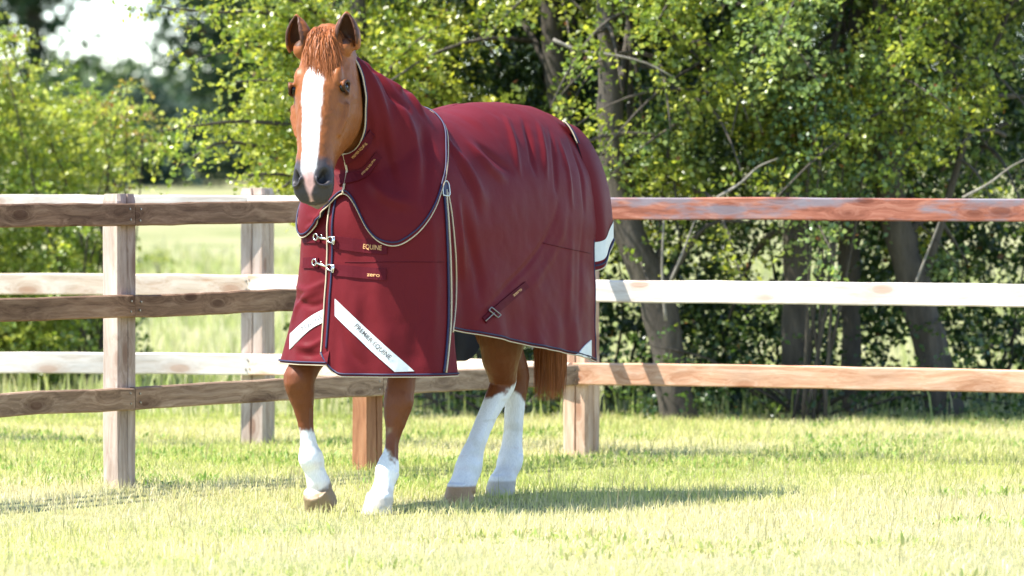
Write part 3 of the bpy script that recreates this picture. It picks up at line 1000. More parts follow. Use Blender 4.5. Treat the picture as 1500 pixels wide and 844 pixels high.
def hem(u, side):
    u = np.asarray(u, float)
    f = outline(np.abs(u))[..., 0]
    if side > 0:
        zf = np.full_like(u, .548) + .085 * np.clip(1 - (u + .065) / .12, 0, 1) ** 2.4
        zr = np.interp(f, [-.66, -.3, .05, .35, .55, .66], [.553, .60, .645, .69, .72, .73])
        z = np.where(u < U_SLIT, zf, zr)
    else:
        zf = np.full_like(u, .592)
        zr = np.interp(f, [-.66, -.3, .05, .35, .66], [.555, .565, .585, .59, .592])
        z = np.where(u < U_SLIT, zf, zr)
        z = z + .11 * np.clip(1 - (U_REAR_R - u) / .11, 0, 1) ** 2 * (u <= U_REAR_R)
    return np.where(u > (U_REAR if side > 0 else U_REAR_R), 1.06, z)
def rug_point(u, t, side):
    """arrays u (metres), t in 0..1 -> horse-frame points; t<.5 over the back, t>.5 the hanging side"""
    uu = np.abs(u)
    o = outline(uu)
    f, l = o[..., 0], o[..., 1]
    sgn = np.where(u < 0, -1.0, 1.0)
    if side < 0: l = l * (1 - .09 * sstep(.45, .75, f))
    l = l * sgn
    zt = ztop(f); zw = 1.10
    sf = np.clip(f, -.60, .42); sl_ = np.zeros_like(f)
    al = np.clip(t / .5, 0, 1) * PI / 2
    r = np.sin(al) ** .92; zz = zw + (ztop(sf) - zw) * np.cos(al) ** .96
    F = sf + (f - sf) * r; L = sl_ + (l - sl_) * r
    tau = np.clip((t - .5) / .5, 0, 1)
    zh = hem(np.where(u < 0, u, uu), side)
    e = 1e-3
    o2 = outline(uu + e); o1 = outline(np.clip(uu - e, 0, None))
    tx, ty = (o2 - o1)[..., 0], (o2 - o1)[..., 1]
    nn = np.sqrt(tx ** 2 + ty ** 2) + 1e-9
    nx, ny = ty / nn, -tx / nn
    nx = np.where(ty < 0, nx, nx)
    out = (nx * 1.0, ny * sgn)
    sgn_out = np.sign(out[0] * F * .0 + 1)
    # drop follows the side; it flares a little and ripples towards the hem
    drop = (zw - zh) * tau
    fl = (.045 * (drop / .55) ** 1.4 + .010 * np.sin(uu * 17 + 1.0) * (drop / .55) ** 2 + .006 * np.sin(uu * 41) * (drop / .55) ** 2)
    fl = fl + .016 * sstep(U_SLIT + .012, U_SLIT - .004, uu) * sstep(.2, .5, t) * (side > 0)
    if side < 0: fl = fl + .040 * (drop / .5) ** 2 * sstep(.62, .45, uu)
    # behind the elbow the cloth falls in towards the belly
    fl = fl - .030 * np.exp(-((uu - U_SLIT - .12) / .09) ** 2) * sstep(.05, .5, tau) * (side > 0)
    fl = fl * (1 - .75 * sstep(U_REAR - .35, U_REAR, uu))
    no_f, no_l = -ty / nn * -1, 0
    # outward normal of the outline (front->rear walk on the +l side): (dl, -df)
    on_f, on_l = ty / nn, -tx / nn
    F = F + np.where(tau > 0, on_f * fl, on_f * fl * sstep(.2, .5, t))
    L = L + np.where(tau > 0, on_l * fl, on_l * fl * sstep(.2, .5, t)) * sgn
    Z = np.where(t <= .5, zz, zw - drop)
    return np.stack([F, L, Z], -1)

def sheet(us, ts, side, extra=None):
    U, T = np.meshgrid(us, ts, indexing='ij')
    P = rug_point(U, T, side)
    if extra is not None: P = extra(P, U, T)
    return hw_np(P)

def grid_normals(P):
    du = np.gradient(P, axis=0); dv = np.gradient(P, axis=1)
    n = np.cross(du, dv)
    n /= np.linalg.norm(n, axis=-1, keepdims=True) + 1e-12
    return n

def bvh_of(list_of_grids):
    V, F = [], []
    for P in list_of_grids:
        nu, nv = P.shape[:2]
        o = len(V)
        V += [tuple(p) for p in P.reshape(-1, 3)]
        F += [tuple(int(i) + o for i in q) for q in grid_faces(nu, nv)]
    return BVHTree.FromPolygons(V, F)

CAMP = Vector((0, 0, CAM_H))
def cast(bvh, px, py):
    r = ray(px, py)
    loc, nor, idx, dist = bvh.ray_cast(CAMP, r)
    if loc is None:
        best = None
        for dd in np.linspace(22.0, 24.6, 27):
            q = CAMP + r * dd
            l2, n2, i2, d2 = bvh.find_nearest(q)
            if l2 is not None and (best is None or d2 < best[0]): best = (d2, l2, n2)
        loc, nor = best[1], best[2]
    if nor.dot(r) > 0: nor = -nor
    return loc, nor

# neck cover stations: crest (f,z), front (f,z), half width, side shift
NK = [(0.00, .940, 1.850, .885, 1.430, .121, -.006), (.25, .795, 1.802, .852, 1.345, .155, -.004), (.5, .655, 1.730, .858, 1.265, .205, -.002), (.75, .52, 1.664, .890, 1.150, .245, 0), (1.0, .39, 1.614, .92, 1.03, .295, 0), (1.2, .30, 1.61, .95, .93, .33, 0)]
NKs = np.array([k[0] for k in NK])
def neck_point(s, psi):
    g = lambda c: np.interp(s, NKs, [k[c] for k in NK])
    cf, cz, tf, tz, w, sh = (g(i) for i in range(1, 7))
    m = (1 - np.cos(psi)) / 2
    bulge = np.sin(psi)
    F = cf + (tf - cf) * m; Z = cz + (tz - cz) * m
    L = w * np.sign(bulge) * np.abs(bulge) ** .86 + sh
    return np.stack([F, L, Z], -1)
def neck_end(psi):
    a = np.abs(np.where(psi > PI, psi - 2 * PI, psi))
    k = np.interp(a, np.array([0, .2, .35, .5, .60, .68, .76, .84, .91, .96, 1.0]) * PI, [1.0, 1.0, 1.0, 1.03, 1.08, 1.13, 1.12, .97, .72, .55, .47])
    kr = np.interp(a, np.array([0, .2, .35, .5, .60, .68, .74, .80, .88, .95, 1.0]) * PI, [1.0, 1.0, 1.0, 1.0, 1.02, 1.06, 1.07, .98, .76, .57, .47])
    return np.where(psi <= PI, k, kr)

def build_rug():
    us_l = np.r_[np.linspace(-.065, U_SLIT - .003, 70), np.linspace(U_SLIT + .003, U_REAR - .002, 150), np.linspace(U_REAR + .003, UT - .001, 30)]
    us_r = np.r_[np.linspace(.03, UT - .001, 190)][::1]
    ts = np.r_[np.linspace(0.0, .5, 50), np.linspace(.51, 1, 60)]
    lap = lambda P, U, T: P + np.stack([.012 * sstep(.10, .02, U) * np.ones_like(T), 0 * T, 0 * T], -1)
    PL = sheet(us_l, ts, +1, lap)
    PR0 = sheet(us_r, ts, -1)
    h = wh_np(PR0); h[..., 1] *= -1; PR = hw_np(h)
    psi = np.linspace(0, 2 * PI, 181)
    tt = np.linspace(0, 1, 90)
    PS, TT = np.meshgrid(psi, tt, indexing='ij')
    SS = TT * neck_end(PS)
    PN = hw_np(neck_point(SS, PS))
    # outward normals
    def outward(P, ctr):
        n = grid_normals(P)
        d = np.einsum('ijk,ijk->ij', n, P - np.array(ctr))
        return n * (1 if d.mean() > 0 else -1)
    nL = outward(PL, hw(0, -.0, 1.0)); nR = outward(PR, hw(0, 0, 1.0)); nN = outward(PN, hw(.7, 0, 1.4))
    b0 = bvh_of([PL])
    PC = []
    for Pg, ng in ((PL, nL), (PR, nR)):
        PC.append((Pg.reshape(-1, 3), ng.reshape(-1, 3)))
    cv = np.concatenate([p for p, q in PC]); cn = np.concatenate([q for p, q in PC])
    from mathutils.kdtree import KDTree
    kd = KDTree(len(cv))
    for i, p in enumerate(cv): kd.insert(p, i)
    kd.balance()
    for it in range(3):
        flat = PN.reshape(-1, 3)
        for i in range(len(flat)):
            c_, k_, d_ = kd.find(flat[i])
            sd = float(np.dot(flat[i] - cv[k_], cn[k_]))
            if d_ < .14 and sd < .017: flat[i] = flat[i] + cn[k_] * (.017 - sd)
        PN = flat.reshape(PN.shape)
        for q in range(4):
            Q = PN.copy()
            Q[1:-1, 1:-1] = .5 * PN[1:-1, 1:-1] + .125 * (PN[:-2, 1:-1] + PN[2:, 1:-1] + PN[1:-1, :-2] + PN[1:-1, 2:])
            Q[1:-1, -1] = .5 * PN[1:-1, -1] + .25 * (PN[:-2, -1] + PN[2:, -1])
            PN = Q
    nN = outward(PN, hw(.7, 0, 1.4)); bn = bvh_of([PN])
    # folds: pixel guided lines laid on the cloth as real relief (amplitude, half width)
    def ridge(P, nrm, bvh, lines):
        d = np.zeros(P.shape[:2])
        flat = P.reshape(-1, 3)
        for pts, amp, wd in lines:
            q = smooth_poly(pts, 110)
            W = np.array([tuple(cast(bvh, a, b)[0]) for a, b in q])
            best = np.full(len(flat), 9.0); tb = np.zeros(len(flat))
            for i in range(len(W)):
                dd = np.linalg.norm(flat - W[i], axis=1)
                m = dd < best
                best[m] = dd[m]; tb[m] = i / (len(W) - 1)
            env = np.sin(PI * np.clip(tb * .92 + .04, 0, 1)) ** .6
            d += (amp * np.exp(-(best / wd) ** 2) * env).reshape(P.shape[:2])
        return P + nrm * d[..., None]
    folds_L = [([(524, 425), (520, 480), (534, 535)], .009, .030), ([(604, 372), (614, 450), (606, 540)], -.009, .034), ([(560, 380), (552, 440), (566, 500)], .006, .03), ([(632, 320), (636, 420), (630, 530)], .008, .026), ([(500, 480), (510, 512), (528, 534)], -.007, .014),
               ([(632, 178), (660, 215), (690, 255), (706, 290)], .016, .030), ([(640, 195), (668, 232), (690, 275), (700, 310)], -.012, .022),
               ([(690, 215), (716, 245), (738, 262)], .017, .022), ([(700, 212), (728, 236), (748, 250)], -.014, .018),
               ([(676, 300), (688, 345), (700, 395), (704, 440)], -.016, .028), ([(672, 290), (676, 345), (680, 420)], .010, .02),
               ([(742, 172), (752, 205), (760, 250)], .012, .015), ([(768, 178), (776, 210), (782, 250)], -.012, .015), ([(790, 182), (796, 215), (800, 258)], .012, .015),
               ([(806, 190), (812, 230), (814, 280)], -.009, .013), ([(820, 205), (832, 250), (838, 300)], .009, .014), ([(834, 205), (850, 250), (856, 310)], -.008, .013),
               ([(820, 290), (808, 335), (780, 380), (742, 420), (700, 470)], -.007, .014), ([(830, 300), (822, 345), (800, 390), (770, 430)], .005, .024),
               ([(838, 320), (836, 400), (832, 480)], .005, .025), ([(856, 300), (850, 400), (848, 480)], -.004, .02)]
    PL = ridge(PL, nL, b0, folds_L)
    b0r = bvh_of([PR])
    folds_R = [([(432, 420), (450, 425), (480, 412)], .010, .012), ([(430, 436), (455, 448), (482, 440)], -.010, .012), ([(428, 470), (440, 440), (470, 425)], .010, .013),
               ([(432, 505), (455, 508), (480, 492)], .012, .012), ([(436, 518), (460, 520), (482, 510)], -.008, .010)]
    PR = ridge(PR, nR, b0r, folds_R)
    folds_N = [([(534, 84), (556, 108), (576, 140), (596, 158)], -.018, .022), ([(524, 84), (545, 118), (562, 160), (572, 205)], .012, .022),
               ([(575, 118), (600, 142), (622, 170)], .012, .020), ([(560, 190), (566, 230), (580, 275)], -.012, .026), ([(585, 150), (604, 200), (614, 260)], .014, .03),
               ([(536, 150), (543, 190), (548, 225)], -.010, .02), ([(620, 190), (626, 240), (622, 300)], -.010, .026), ([(540, 265), (570, 290), (605, 300)], .012, .026),
               ([(455, 318), (470, 322), (485, 312)], .008, .012), ([(450, 335), (462, 326), (476, 300)], .008, .01)]
    PN = ridge(PN, nN, bn, [(a_, b_ * 1.45, c_) for a_, b_, c_ in folds_N])
    PL = PL + nL * (.0035 * fbm(PL.reshape(-1, 3), 7, 3, 3)).reshape(PL.shape[:2])[..., None]
    PR = PR + nR * (.0035 * fbm(PR.reshape(-1, 3), 7, 5, 3)).reshape(PR.shape[:2])[..., None]
    PN = PN + nN * (.0035 * fbm(PN.reshape(-1, 3), 7, 8, 3)).reshape(PN.shape[:2])[..., None]

    root = empty('horse_rug', HOFF, 'maroon turnout rug with neck cover and silver strips worn by the horse', 'horse rug')
    def gobj(name, P, mat, parent=root, flip=False):
        f = grid_faces(*P.shape[:2])
        if flip: f = f[:, ::-1].copy()
        return mesh_obj(name, P.reshape(-1, 3), f, mat, parent, HOFF)
    sideL = gobj('rug_side', PL, M['rug']); sideR = gobj('rug_side', PR, M['rug'])
    gobj('lining', (PL - nL * .007), M['lining'], sideL); gobj('lining', (PR - nR * .007), M['lining'], sideR)
    neck = gobj('neck_cover', PN, M['rug'])
    gobj('lining', PN - nN * .006, M['lining'], neck)
    # tail flap
    FO = smooth_poly([(-.565, .300), (-.63, .318), (-.705, .312), (-.79, .255), (-.865, .16), (-.885, 0)], 60)
    fol = np.linspace(0, 1, 60)
    UF0 = u_of(-.54)
    us_t = np.linspace(0, 2, 81)
    tn = np.linspace(0, 1, 46)
    UU, TN = np.meshgrid(us_t, tn, indexing='ij')
    def flap_point(UU, TN, o=0.0):
        ub = np.where(UU > 1, 2 - UU, UU); sg = np.where(UU > 1, -1.0, 1.0)
        top = rug_point(UF0 + (UT - .001 - UF0) * ub, np.full_like(ub, .16), +1)
        bf = np.interp(ub, fol, FO[:, 0]); bl = np.interp(ub, fol, FO[:, 1])
        wv = .010 * np.sin(ub * 19) * TN
        h_ = np.sin(np.clip(TN * 1.12, 0, 1) * PI / 2) ** .80
        F = top[..., 0] + (bf - top[..., 0]) * h_; L = top[..., 1] + (bl - top[..., 1]) * h_
        zb = .935 + .115 * sstep(0, .45, ub)
        Z = top[..., 2] + .008 + (zb - top[..., 2]) * TN ** 1.35
        nrm = np.sqrt((F + .45) ** 2 + L ** 2) + 1e-6
        k = (.014 + wv + o)
        F = F + (F + .45) / nrm * k; L = L + L / nrm * k
        return hw_np(np.stack([F, L * sg, Z], -1))
    PT = flap_point(UU, TN)
    tail_flap = gobj('tail_flap', PT, M['rug'])
    gobj('lining', flap_point(UU, TN, -.006), M['lining'], tail_flap)
    strip_rows = np.linspace(.855, .955, 8)
    U2, T2 = np.meshgrid(us_t, strip_rows, indexing='ij')
    gobj('reflective_strip', flap_point(U2, T2, .003), M['reflect'], tail_flap)

    def edge_tube(name, path, r, mat, parent):
        V, F = tube(path, r, 6)
        return mesh_obj(name, V, F, mat, parent, HOFF)
    def two_tone(path, inner, parent, r=.0026):
        edge_tube('piping', path, r, M['beige'], parent)
        edge_tube('binding', inner, r * 1.35, M['navy'], parent)
    flo = lambda tv, o: [tuple(p) for p in flap_point(us_t, np.full_like(us_t, tv), np.full_like(us_t, o))]
    two_tone(flo(1.0, .001), flo(.975, .003), tail_flap, .0032)
    two_tone([tuple(PT[0, j]) for j in range(0, 12)], [tuple(PT[1, j]) for j in range(0, 12)], tail_flap, .003)
    # hem bindings
    nr = 6
    off_in = lambda P, nrm, i, k: [tuple(P[j, i] + nrm[j, i] * .003 + np.array([0, 0, .010])) for j in k]
    kf = range(0, 70); kb = range(70, 220)
    two_tone([tuple(PL[j, -1]) for j in kf], off_in(PL, nL, -1, kf), sideL)
    two_tone([tuple(PL[j, -1]) for j in kb], off_in(PL, nL, -1, kb), sideL)
    kr = [j for j in range(len(us_r)) if us_r[j] < U_REAR_R]
    two_tone([tuple(PR[j, -1]) for j in kr], off_in(PR, nR, -1, kr), sideR)
    # front closure edge of the overlapping left chest panel
    kz = range(34, 110)
    two_tone([tuple(PL[0, j] + nL[0, j] * .003) for j in kz], [tuple(PL[3, j] + nL[3, j] * .003) for j in kz if j < 103], sideL, .0032)
    edge_tube('binding', [tuple(PL[219, j]) for j in range(52, 110)], .0032, M['navy'], sideL)
    # neck cover hem, face opening and front seam
    two_tone([tuple(PN[j, -1]) for j in range(181)], [tuple(PN[j, -4] + nN[j, -4] * .004) for j in range(181)], neck)
    two_tone([tuple(PN[j, 0] + nN[j, 0] * .003) for j in range(181)], [tuple(PN[j, 1] + nN[j, 1] * .002) for j in range(181)], neck, .0034)
    edge_tube('piping', [tuple(PN[90, j] + nN[90, j] * .004) for j in range(0, 90)], .0045, M['beige'], neck)

    BL = bvh_of([PL]); BR = bvh_of([PR]); BN = bvh_of([PN]); BT = bvh_of([PT])
    def on(bvh, pts, n, lift):
        q = smooth_poly(pts, n)
        r_ = []
        for a, b in q:
            l, nn_ = cast(bvh, a, b); r_.append(tuple(l + nn_ * lift))
        return r_
    def patch(name, bvh, ea, eb, n, m, lift, mat, parent, thick=.003):
        """cloth patch between two edge lines laid on the rug, with a turned-down rim"""
        A = smooth_poly(ea, n); B = smooth_poly(eb, n)
        top = np.zeros((n, m, 3)); bot = np.zeros((n, m, 3))
        for i in range(n):
            for j in range(m):
                q = A[i] + (B[i] - A[i]) * (j / (m - 1))
                l, nn_ = cast(bvh, q[0], q[1])
                top[i, j] = l + nn_ * lift; bot[i, j] = l - nn_ * .002
        V = [tuple(p) for p in top.reshape(-1, 3)]; F = [tuple(int(i) for i in f) for f in grid_faces(n, m)]
        rim = [(i, 0) for i in range(n)] + [(n - 1, j) for j in range(1, m)] + [(i, m - 1) for i in range(n - 2, -1, -1)] + [(0, j) for j in range(m - 2, 0, -1)]
        o = len(V); V += [tuple(bot[i, j]) for i, j in rim]
        for k in range(len(rim)):
            k2 = (k + 1) % len(rim)
            a = rim[k][0] * m + rim[k][1]; b = rim[k2][0] * m + rim[k2][1]
            F.append((a, b, o + k2, o + k))
        ob = mesh_obj(name, V, F, mat, parent, HOFF, smooth=False)
        return ob
    def lettering(text, bvh, p0, p1, hpx, lift, mat, parent, space=1.0, shear=0.0, bold=0.0):
        cu = bpy.data.curves.new('lettering', 'FONT'); cu.body = text; cu.size = 1.0; cu.space_character = space; cu.shear = shear; cu.offset = bold
        to = bpy.data.objects.new('lettering', cu); COL.objects.link(to)
        dg = bpy.context.evaluated_depsgraph_get()
        me = bpy.data.meshes.new_from_object(to.evaluated_get(dg))
        bpy.data.objects.remove(to)
        bm = bmesh.new(); bm.from_mesh(me); bmesh.ops.triangulate(bm, faces=bm.faces)
        v = np.array([tuple(q.co) for q in bm.verts]); F = [tuple(q.index for q in f.verts) for f in bm.faces]; bm.free()
        x0, x1 = v[:, 0].min(), v[:, 0].max(); ycap = .70
        p0 = np.array(p0, float); p1 = np.array(p1, float)
        dx = (p1 - p0) / (x1 - x0)
        un = (p1 - p0) / np.linalg.norm(p1 - p0); upv = np.array([un[1], -un[0]]) * hpx / ycap
        W = []
        for a, b, _ in v:
            q = p0 + dx * (a - x0) + upv * b
            l, nn_ = cast(bvh, q[0], q[1]); W.append(tuple(l + nn_ * lift))
        return mesh_obj('lettering', W, F, mat, parent, HOFF, smooth=False)

    # silver strips on the chest
    rs1 = patch('reflective_strip', BL, [(491, 438), (545, 489), (607, 544)], [(491, 463), (535, 506), (578, 545)], 16, 4, .004, M['reflect'], root)
    lettering('PREMIER EQUINE', BL, (519, 479), (570, 527), 6.6, .0075, M['print_dark'], rs1, 1.02, 0, .004)
    rs2 = patch('reflective_strip', BR, [(484, 449), (455, 464), (426, 489)], [(484, 468), (455, 483), (425, 512)], 12, 4, .004, M['reflect'], root)
    lettering('EQUINE', BR, (445, 484), (475, 466), 6.0, .0075, M['print_dark'], rs2, 1.05, 0, .004)
    patch('reflective_strip', BL, [(865, 498), (855, 507), (843, 522)], [(865, 523), (862, 525), (845, 523)], 8, 4, .005, M['reflect'], root)
    # chest straps with snap hooks
    def snap_hook(x0, y0, x1, y1, parent, bvh):
        """bolt snap: swivel ring, body and gate, lying across the closure"""
        A, nA = cast(bvh, x0, y0); B, nB = cast(BL, x1, y1)
        A = A + nA * .012; B = B + nB * .014
        d = (B - A); L = d.length; d.normalize(); up = Vector((0, 0, 1)) - d * d.z; up.normalize()
        parts = []
        ring = lambda c, r, k=12, squash=1.0: [tuple(c + d * (r * squash * math.cos(2 * PI * i / k)) + up * (r * math.sin(2 * PI * i / k))) for i in range(k + 1)]
        parts.append(tube(ring(A + d * .010, .013), .0030, 6))
        parts.append(tube([A + d * .022, A + d * L * .45, A + d * L * .72], [.0052, .0060, .0045], 8))
        hook = [A + d * L * .68 + up * .000, A + d * L * .78 + up * .010, A + d * L * .92 + up * .011, A + d * L * 1.0, A + d * L * .93 - up * .010, A + d * L * .8 - up * .010, A + d * L * .7 - up * .004]
        parts.append(tube(smooth_poly(hook, 16), .0032, 6))
        parts.append(tube([A + d * L * .40 + up * .004, A + d * L * .40 + up * .014], .003, 6))
        sq = [B + up * .015 - d * .004, B + up * .015 + d * .006, B - up * .015 + d * .006, B - up * .015 - d * .004, B + up * .015 - d * .004]
        parts.append(tube(sq, .0030, 6))
        V, F = merge(parts)
        return mesh_obj('snap_hook', V, F, M['metal'], parent, HOFF)
    s1 = patch('chest_strap', BL, [(489, 345), (530, 351), (568, 354)], [(489, 364), (530, 370), (567, 373)], 12, 3, .006, M['rug_webbing'], root)
    lettering('EQUINE', BL, (533, 364.5), (560, 367), 7.0, .010, M['print_orange'], s1, 1.0, 0, .006)
    snap_hook(463, 347, 491, 352, s1, BR)
    s2 = patch('chest_strap', BL, [(489, 387), (530, 391), (566, 394)], [(489, 404), (530, 408), (566, 411)], 12, 3, .006, M['rug_webbing'], root)
    lettering('zero', BL, (539, 405), (557, 406), 5.6, .010, M['print_orange'], s2, 1.0, 0, .01)
    snap_hook(461, 384, 490, 394, s2, BR)
    # fixing tabs on the other chest panel
    patch('strap_tab', BR, [(447, 345), (458, 343), (470, 343)], [(446, 357), (458, 356), (470, 356)], 6, 3, .006, M['rug_webbing'], root)
    patch('strap_tab', BR, [(446, 378), (456, 377), (467, 378)], [(445, 393), (456, 393), (467, 394)], 6, 3, .006, M['rug_webbing'], root)
    # throat straps of the neck cover
    for (ea, eb, t0, t1) in (([(500, 229), (524, 213), (541, 190)], [(508, 241), (532, 225), (549, 198)], (519, 231), (537, 210)),
                             ([(491, 258), (528, 248), (551, 222)], [(497, 272), (535, 261), (559, 231)], (533, 259), (551, 234))):
        st = patch('throat_strap', BN, ea, eb, 12, 3, .008, M['rug_webbing'], neck)
        tx = lettering('PREMIER EQUINE', BN, t0, t1, 3.6, .012, M['print_orange'], neck, 1.0)
    # shoulder gusset: piping each side, shield badge on top
    edge_tube('piping', on(BL, [(652, 278), (656, 330), (659, 400), (659, 470), (655, 520), (652, 546)], 40, .006), .0038, M['beige'], sideL)
    edge_tube('binding', on(BL, [(649, 278), (653, 330), (655.5, 400), (655.5, 470), (652, 520), (649, 546)], 40, .005), .0048, M['navy'], sideL)
    edge_tube('piping', on(BL, [(655, 282), (661, 320), (666, 380), (666, 440), (662, 487)], 40, .006), .0034, M['beige'], sideL)
    bd = patch('badge', BN if False else BL, [(647, 285), (647, 275), (650, 267)], [(655, 285), (655.5, 275), (652, 267)], 8, 4, .007, M['navy'], sideL)
    edge_tube('piping', on(BL, [(647, 287), (647, 275), (650, 266), (654, 268), (656, 276), (656, 287), (647, 287)], 22, .009), .0024, M['reflect'], sideL)
    # crossed surcingle end with buckle
    sg = patch('belly_strap', BL, [(706, 466), (735, 440), (768, 413)], [(712, 474), (741, 448), (774, 421)], 12, 3, .006, M['rug_webbing'], root)
    lettering('zero', BL, (750, 435), (762, 425), 4.5, .010, M['print_orange'], sg, 1.0, 0, .01)
    parts = []
    for (a, b) in (((713, 455), (726, 466)), ((717, 451), (730, 462))):
        parts.append(tube(on(BL, [a, ((a[0] + b[0]) / 2, (a[1] + b[1]) / 2), b], 5, .012), .0028, 6))
    for (a, b) in (((713, 455), (717, 451)), ((726, 466), (730, 462)), ((708, 471), (721, 459))):
        parts.append(tube(on(BL, [a, ((a[0] + b[0]) / 2, (a[1] + b[1]) / 2), b], 4, .012), .0026, 6))
    V, F = merge(parts); mesh_obj('buckle', V, F, M['dark_metal'], sg, HOFF)
    # seam of the quarter panel
    edge_tube('seam', on(BL, [(795, 356), (830, 364), (864, 371)], 20, .001), .0018, M['rug_webbing'], sideL)
    edge_tube('seam', on(BL, [(505, 384), (580, 384), (650, 384)], 20, .001), .0014, M['rug_webbing'], sideL)
build_rug()

# ------------------------------------------------------------------ vegetation
def leaves_mesh(name, pos, dirs, size, cols, mat, parent, off, seed, wid=.78, kind=None):
    """oval leaves folded along the midrib"""
    r = np.random.default_rng(seed)
    n = len(pos)
    d = dirs / (np.linalg.norm(dirs, axis=1, keepdims=True) + 1e-9)
    a = r.normal(0, 1, (n, 3)) + np.array([-.25, -.35, 1.1])
    nrm = a - d * np.einsum('ij,ij->i', a, d)[:, None]; nrm /= np.linalg.norm(nrm, axis=1, keepdims=True) + 1e-9
    s = np.cross(d, nrm)
    L = size[:, None]; W = L * wid * .5
    fold = .25
    V = np.zeros((n, 4, 3))
    V[:, 0] = pos
    V[:, 1] = pos + d * L * .45 + s * W + nrm * W * fold
    V[:, 2] = pos + d * L
    V[:, 3] = pos + d * L * .45 - s * W + nrm * W * fold
    b = np.arange(n)[:, None] * 4
    F = np.concatenate([b + np.array([[0, 1, 2]]), b + np.array([[0, 2, 3]])]).astype(np.int32)
    C = np.repeat(cols[:, None, :], 4, 1).reshape(-1, 3)
    o = mesh_obj(name, V.reshape(-1, 3), F, mat, parent, off, smooth=False, cols=C)
    if kind: o['kind'] = kind
    return o

def sprays(centers, radii, per, leaf, seed, droop=.25, lens=(.12, .34), gap=.020):
    """leafy twigs filling soft clumps; returns leaf positions, directions and a tip value"""
    r = np.random.default_rng(seed)
    Ps, Ds, Ts, Is = [], [], [], []
    for ci, (c, R) in enumerate(zip(centers, radii)):
        k = max(2, int(per * (R / .25) ** 2))
        dv = r.normal(0, 1, (k, 3)); dv /= np.linalg.norm(dv, axis=1, keepdims=True)
        st = np.array(c) + dv * (R * r.random((k, 1)) ** .5) * np.array([1, 1, .72])
        go = dv + r.normal(0, .45, (k, 3)); go[:, 2] *= .6; go /= np.linalg.norm(go, axis=1, keepdims=True)
        for j in range(k):
            ln = r.uniform(*lens) * (.6 + R)
            m = max(4, int(ln / gap))
            t = np.linspace(0, 1, m)[:, None]
            p = st[j] + go[j] * (ln * t) + np.array([0, 0, -1.0]) * (droop * ln * t ** 2)
            sidev = np.cross(go[j], r.normal(0, 1, 3)); sidev /= np.linalg.norm(sidev) + 1e-9
            alt = np.where(np.arange(m) % 2 == 0, 1.0, -1.0)[:, None]
            d = go[j] * .6 + sidev * alt * .8 + r.normal(0, .35, (m, 3))
            Ps.append(p + r.normal(0, .006, (m, 3))); Ds.append(d); Ts.append(t[:, 0]); Is.append(np.full(m, ci))
    return np.concatenate(Ps), np.concatenate(Ds), np.concatenate(Ts), np.concatenate(Is)

def leaf_cols(P, T, I, base, young, seed, nyoung=.35):
    r = np.random.default_rng(seed)
    n = len(P)
    base = np.array(base); young = np.array(young)
    cl = r.random(I.max() + 1)[I]
    k = np.clip((T ** 2) * .55 * (cl > .35) + (cl > 1 - nyoung) * .45 + r.normal(0, .16, n), 0, 1)[:, None]
    c = base * (1 - k) + young * k
    red = r.random(n) < .006
    c[red] = (.22, .09, .03)
    return c * r.uniform(.62, 1.3, (n, 1))

def wood(paths, mat, parent, off, name='branch', seg=8):
    V, F = merge([tube(p, r, seg) for p, r in paths])
    return mesh_obj(name, V, F, mat, parent, off)

def trunk_obj(path, radii, mat, parent, off, seed, name='trunk'):
    """bark-ridged tapering trunk"""
    P = smooth_poly(path, 26); R = np.interp(np.linspace(0, 1, 26), np.linspace(0, 1, len(radii)), radii)
    V, F = tube([Vector(p) for p in P], list(R), 14)
    V = np.array([tuple(v) for v in V])
    ctr = np.repeat(P, 14, 0)
    dd = V - ctr
    V = ctr + dd * (1 + .16 * fbm(V, 9, seed, 3) + .10 * vnoise(V * np.array([1, 1, .25]), 34, seed))[:, None]
    return mesh_obj(name, V, F, mat, parent, off)

DARKL = (.058, .098, .022); YOUNG = (.25, .29, .05); MIDL = (.095, .155, .032)

def bush(name, label, cat, centers, radii, per, leaf, seed, base=MIDL, young=YOUNG, nyoung=.35, stems=None, group=None, droop=.25, lens=(.12, .34), crown='foliage', foot=None):
    foot = foot or (centers[0][0], centers[0][1], 0)
    off = Vector((foot[0], foot[1], float(gz(foot[0], foot[1]))))
    root = empty(name, off, label, cat, group)
    P, D, T, I = sprays(centers, radii, per * 1.7, leaf, seed, droop, lens, .017)
    r = np.random.default_rng(seed + 1)
    size = leaf * .85 * r.uniform(.65, 1.25, len(P))
    leaves_mesh(crown, P, D, size, leaf_cols(P, T, I, base, young, seed + 2, nyoung), M['leaf'], root, off, seed + 3, kind='stuff')
    # stems reach from the foot into the clumps
    pts = []
    rr = random.Random(seed)
    for c, R in list(zip(centers, radii))[:: max(1, len(centers) // 8)]:
        a = Vector((off.x + rr.uniform(-.12, .12), off.y + rr.uniform(-.1, .1), off.z - .05)); b = Vector(c)
        m = a.lerp(b, .5) + Vector((rr.uniform(-.12, .12), rr.uniform(-.1, .1), .12))
        pts.append((smooth_poly([a, m, b], 9), list(np.linspace(.012, .003, 9))))
    wood(pts, M['bark'], root, off, 'stem', 6)
    return root

def vol_clumps(seed, n, x0, x1, y0, y1, z0, z1, r0, r1, keep=None):
    r = np.random.default_rng(seed)
    out, rad = [], []
    while len(out) < n:
        p = np.array([r.uniform(x0, x1), r.uniform(y0, y1), r.uniform(z0, z1)])
        if keep is None or keep(p, r.random()):
            out.append(p); rad.append(r.uniform(r0, r1))
    return out, rad

def px2(px, py, d):
    return np.array(at_depth(px, py, d))

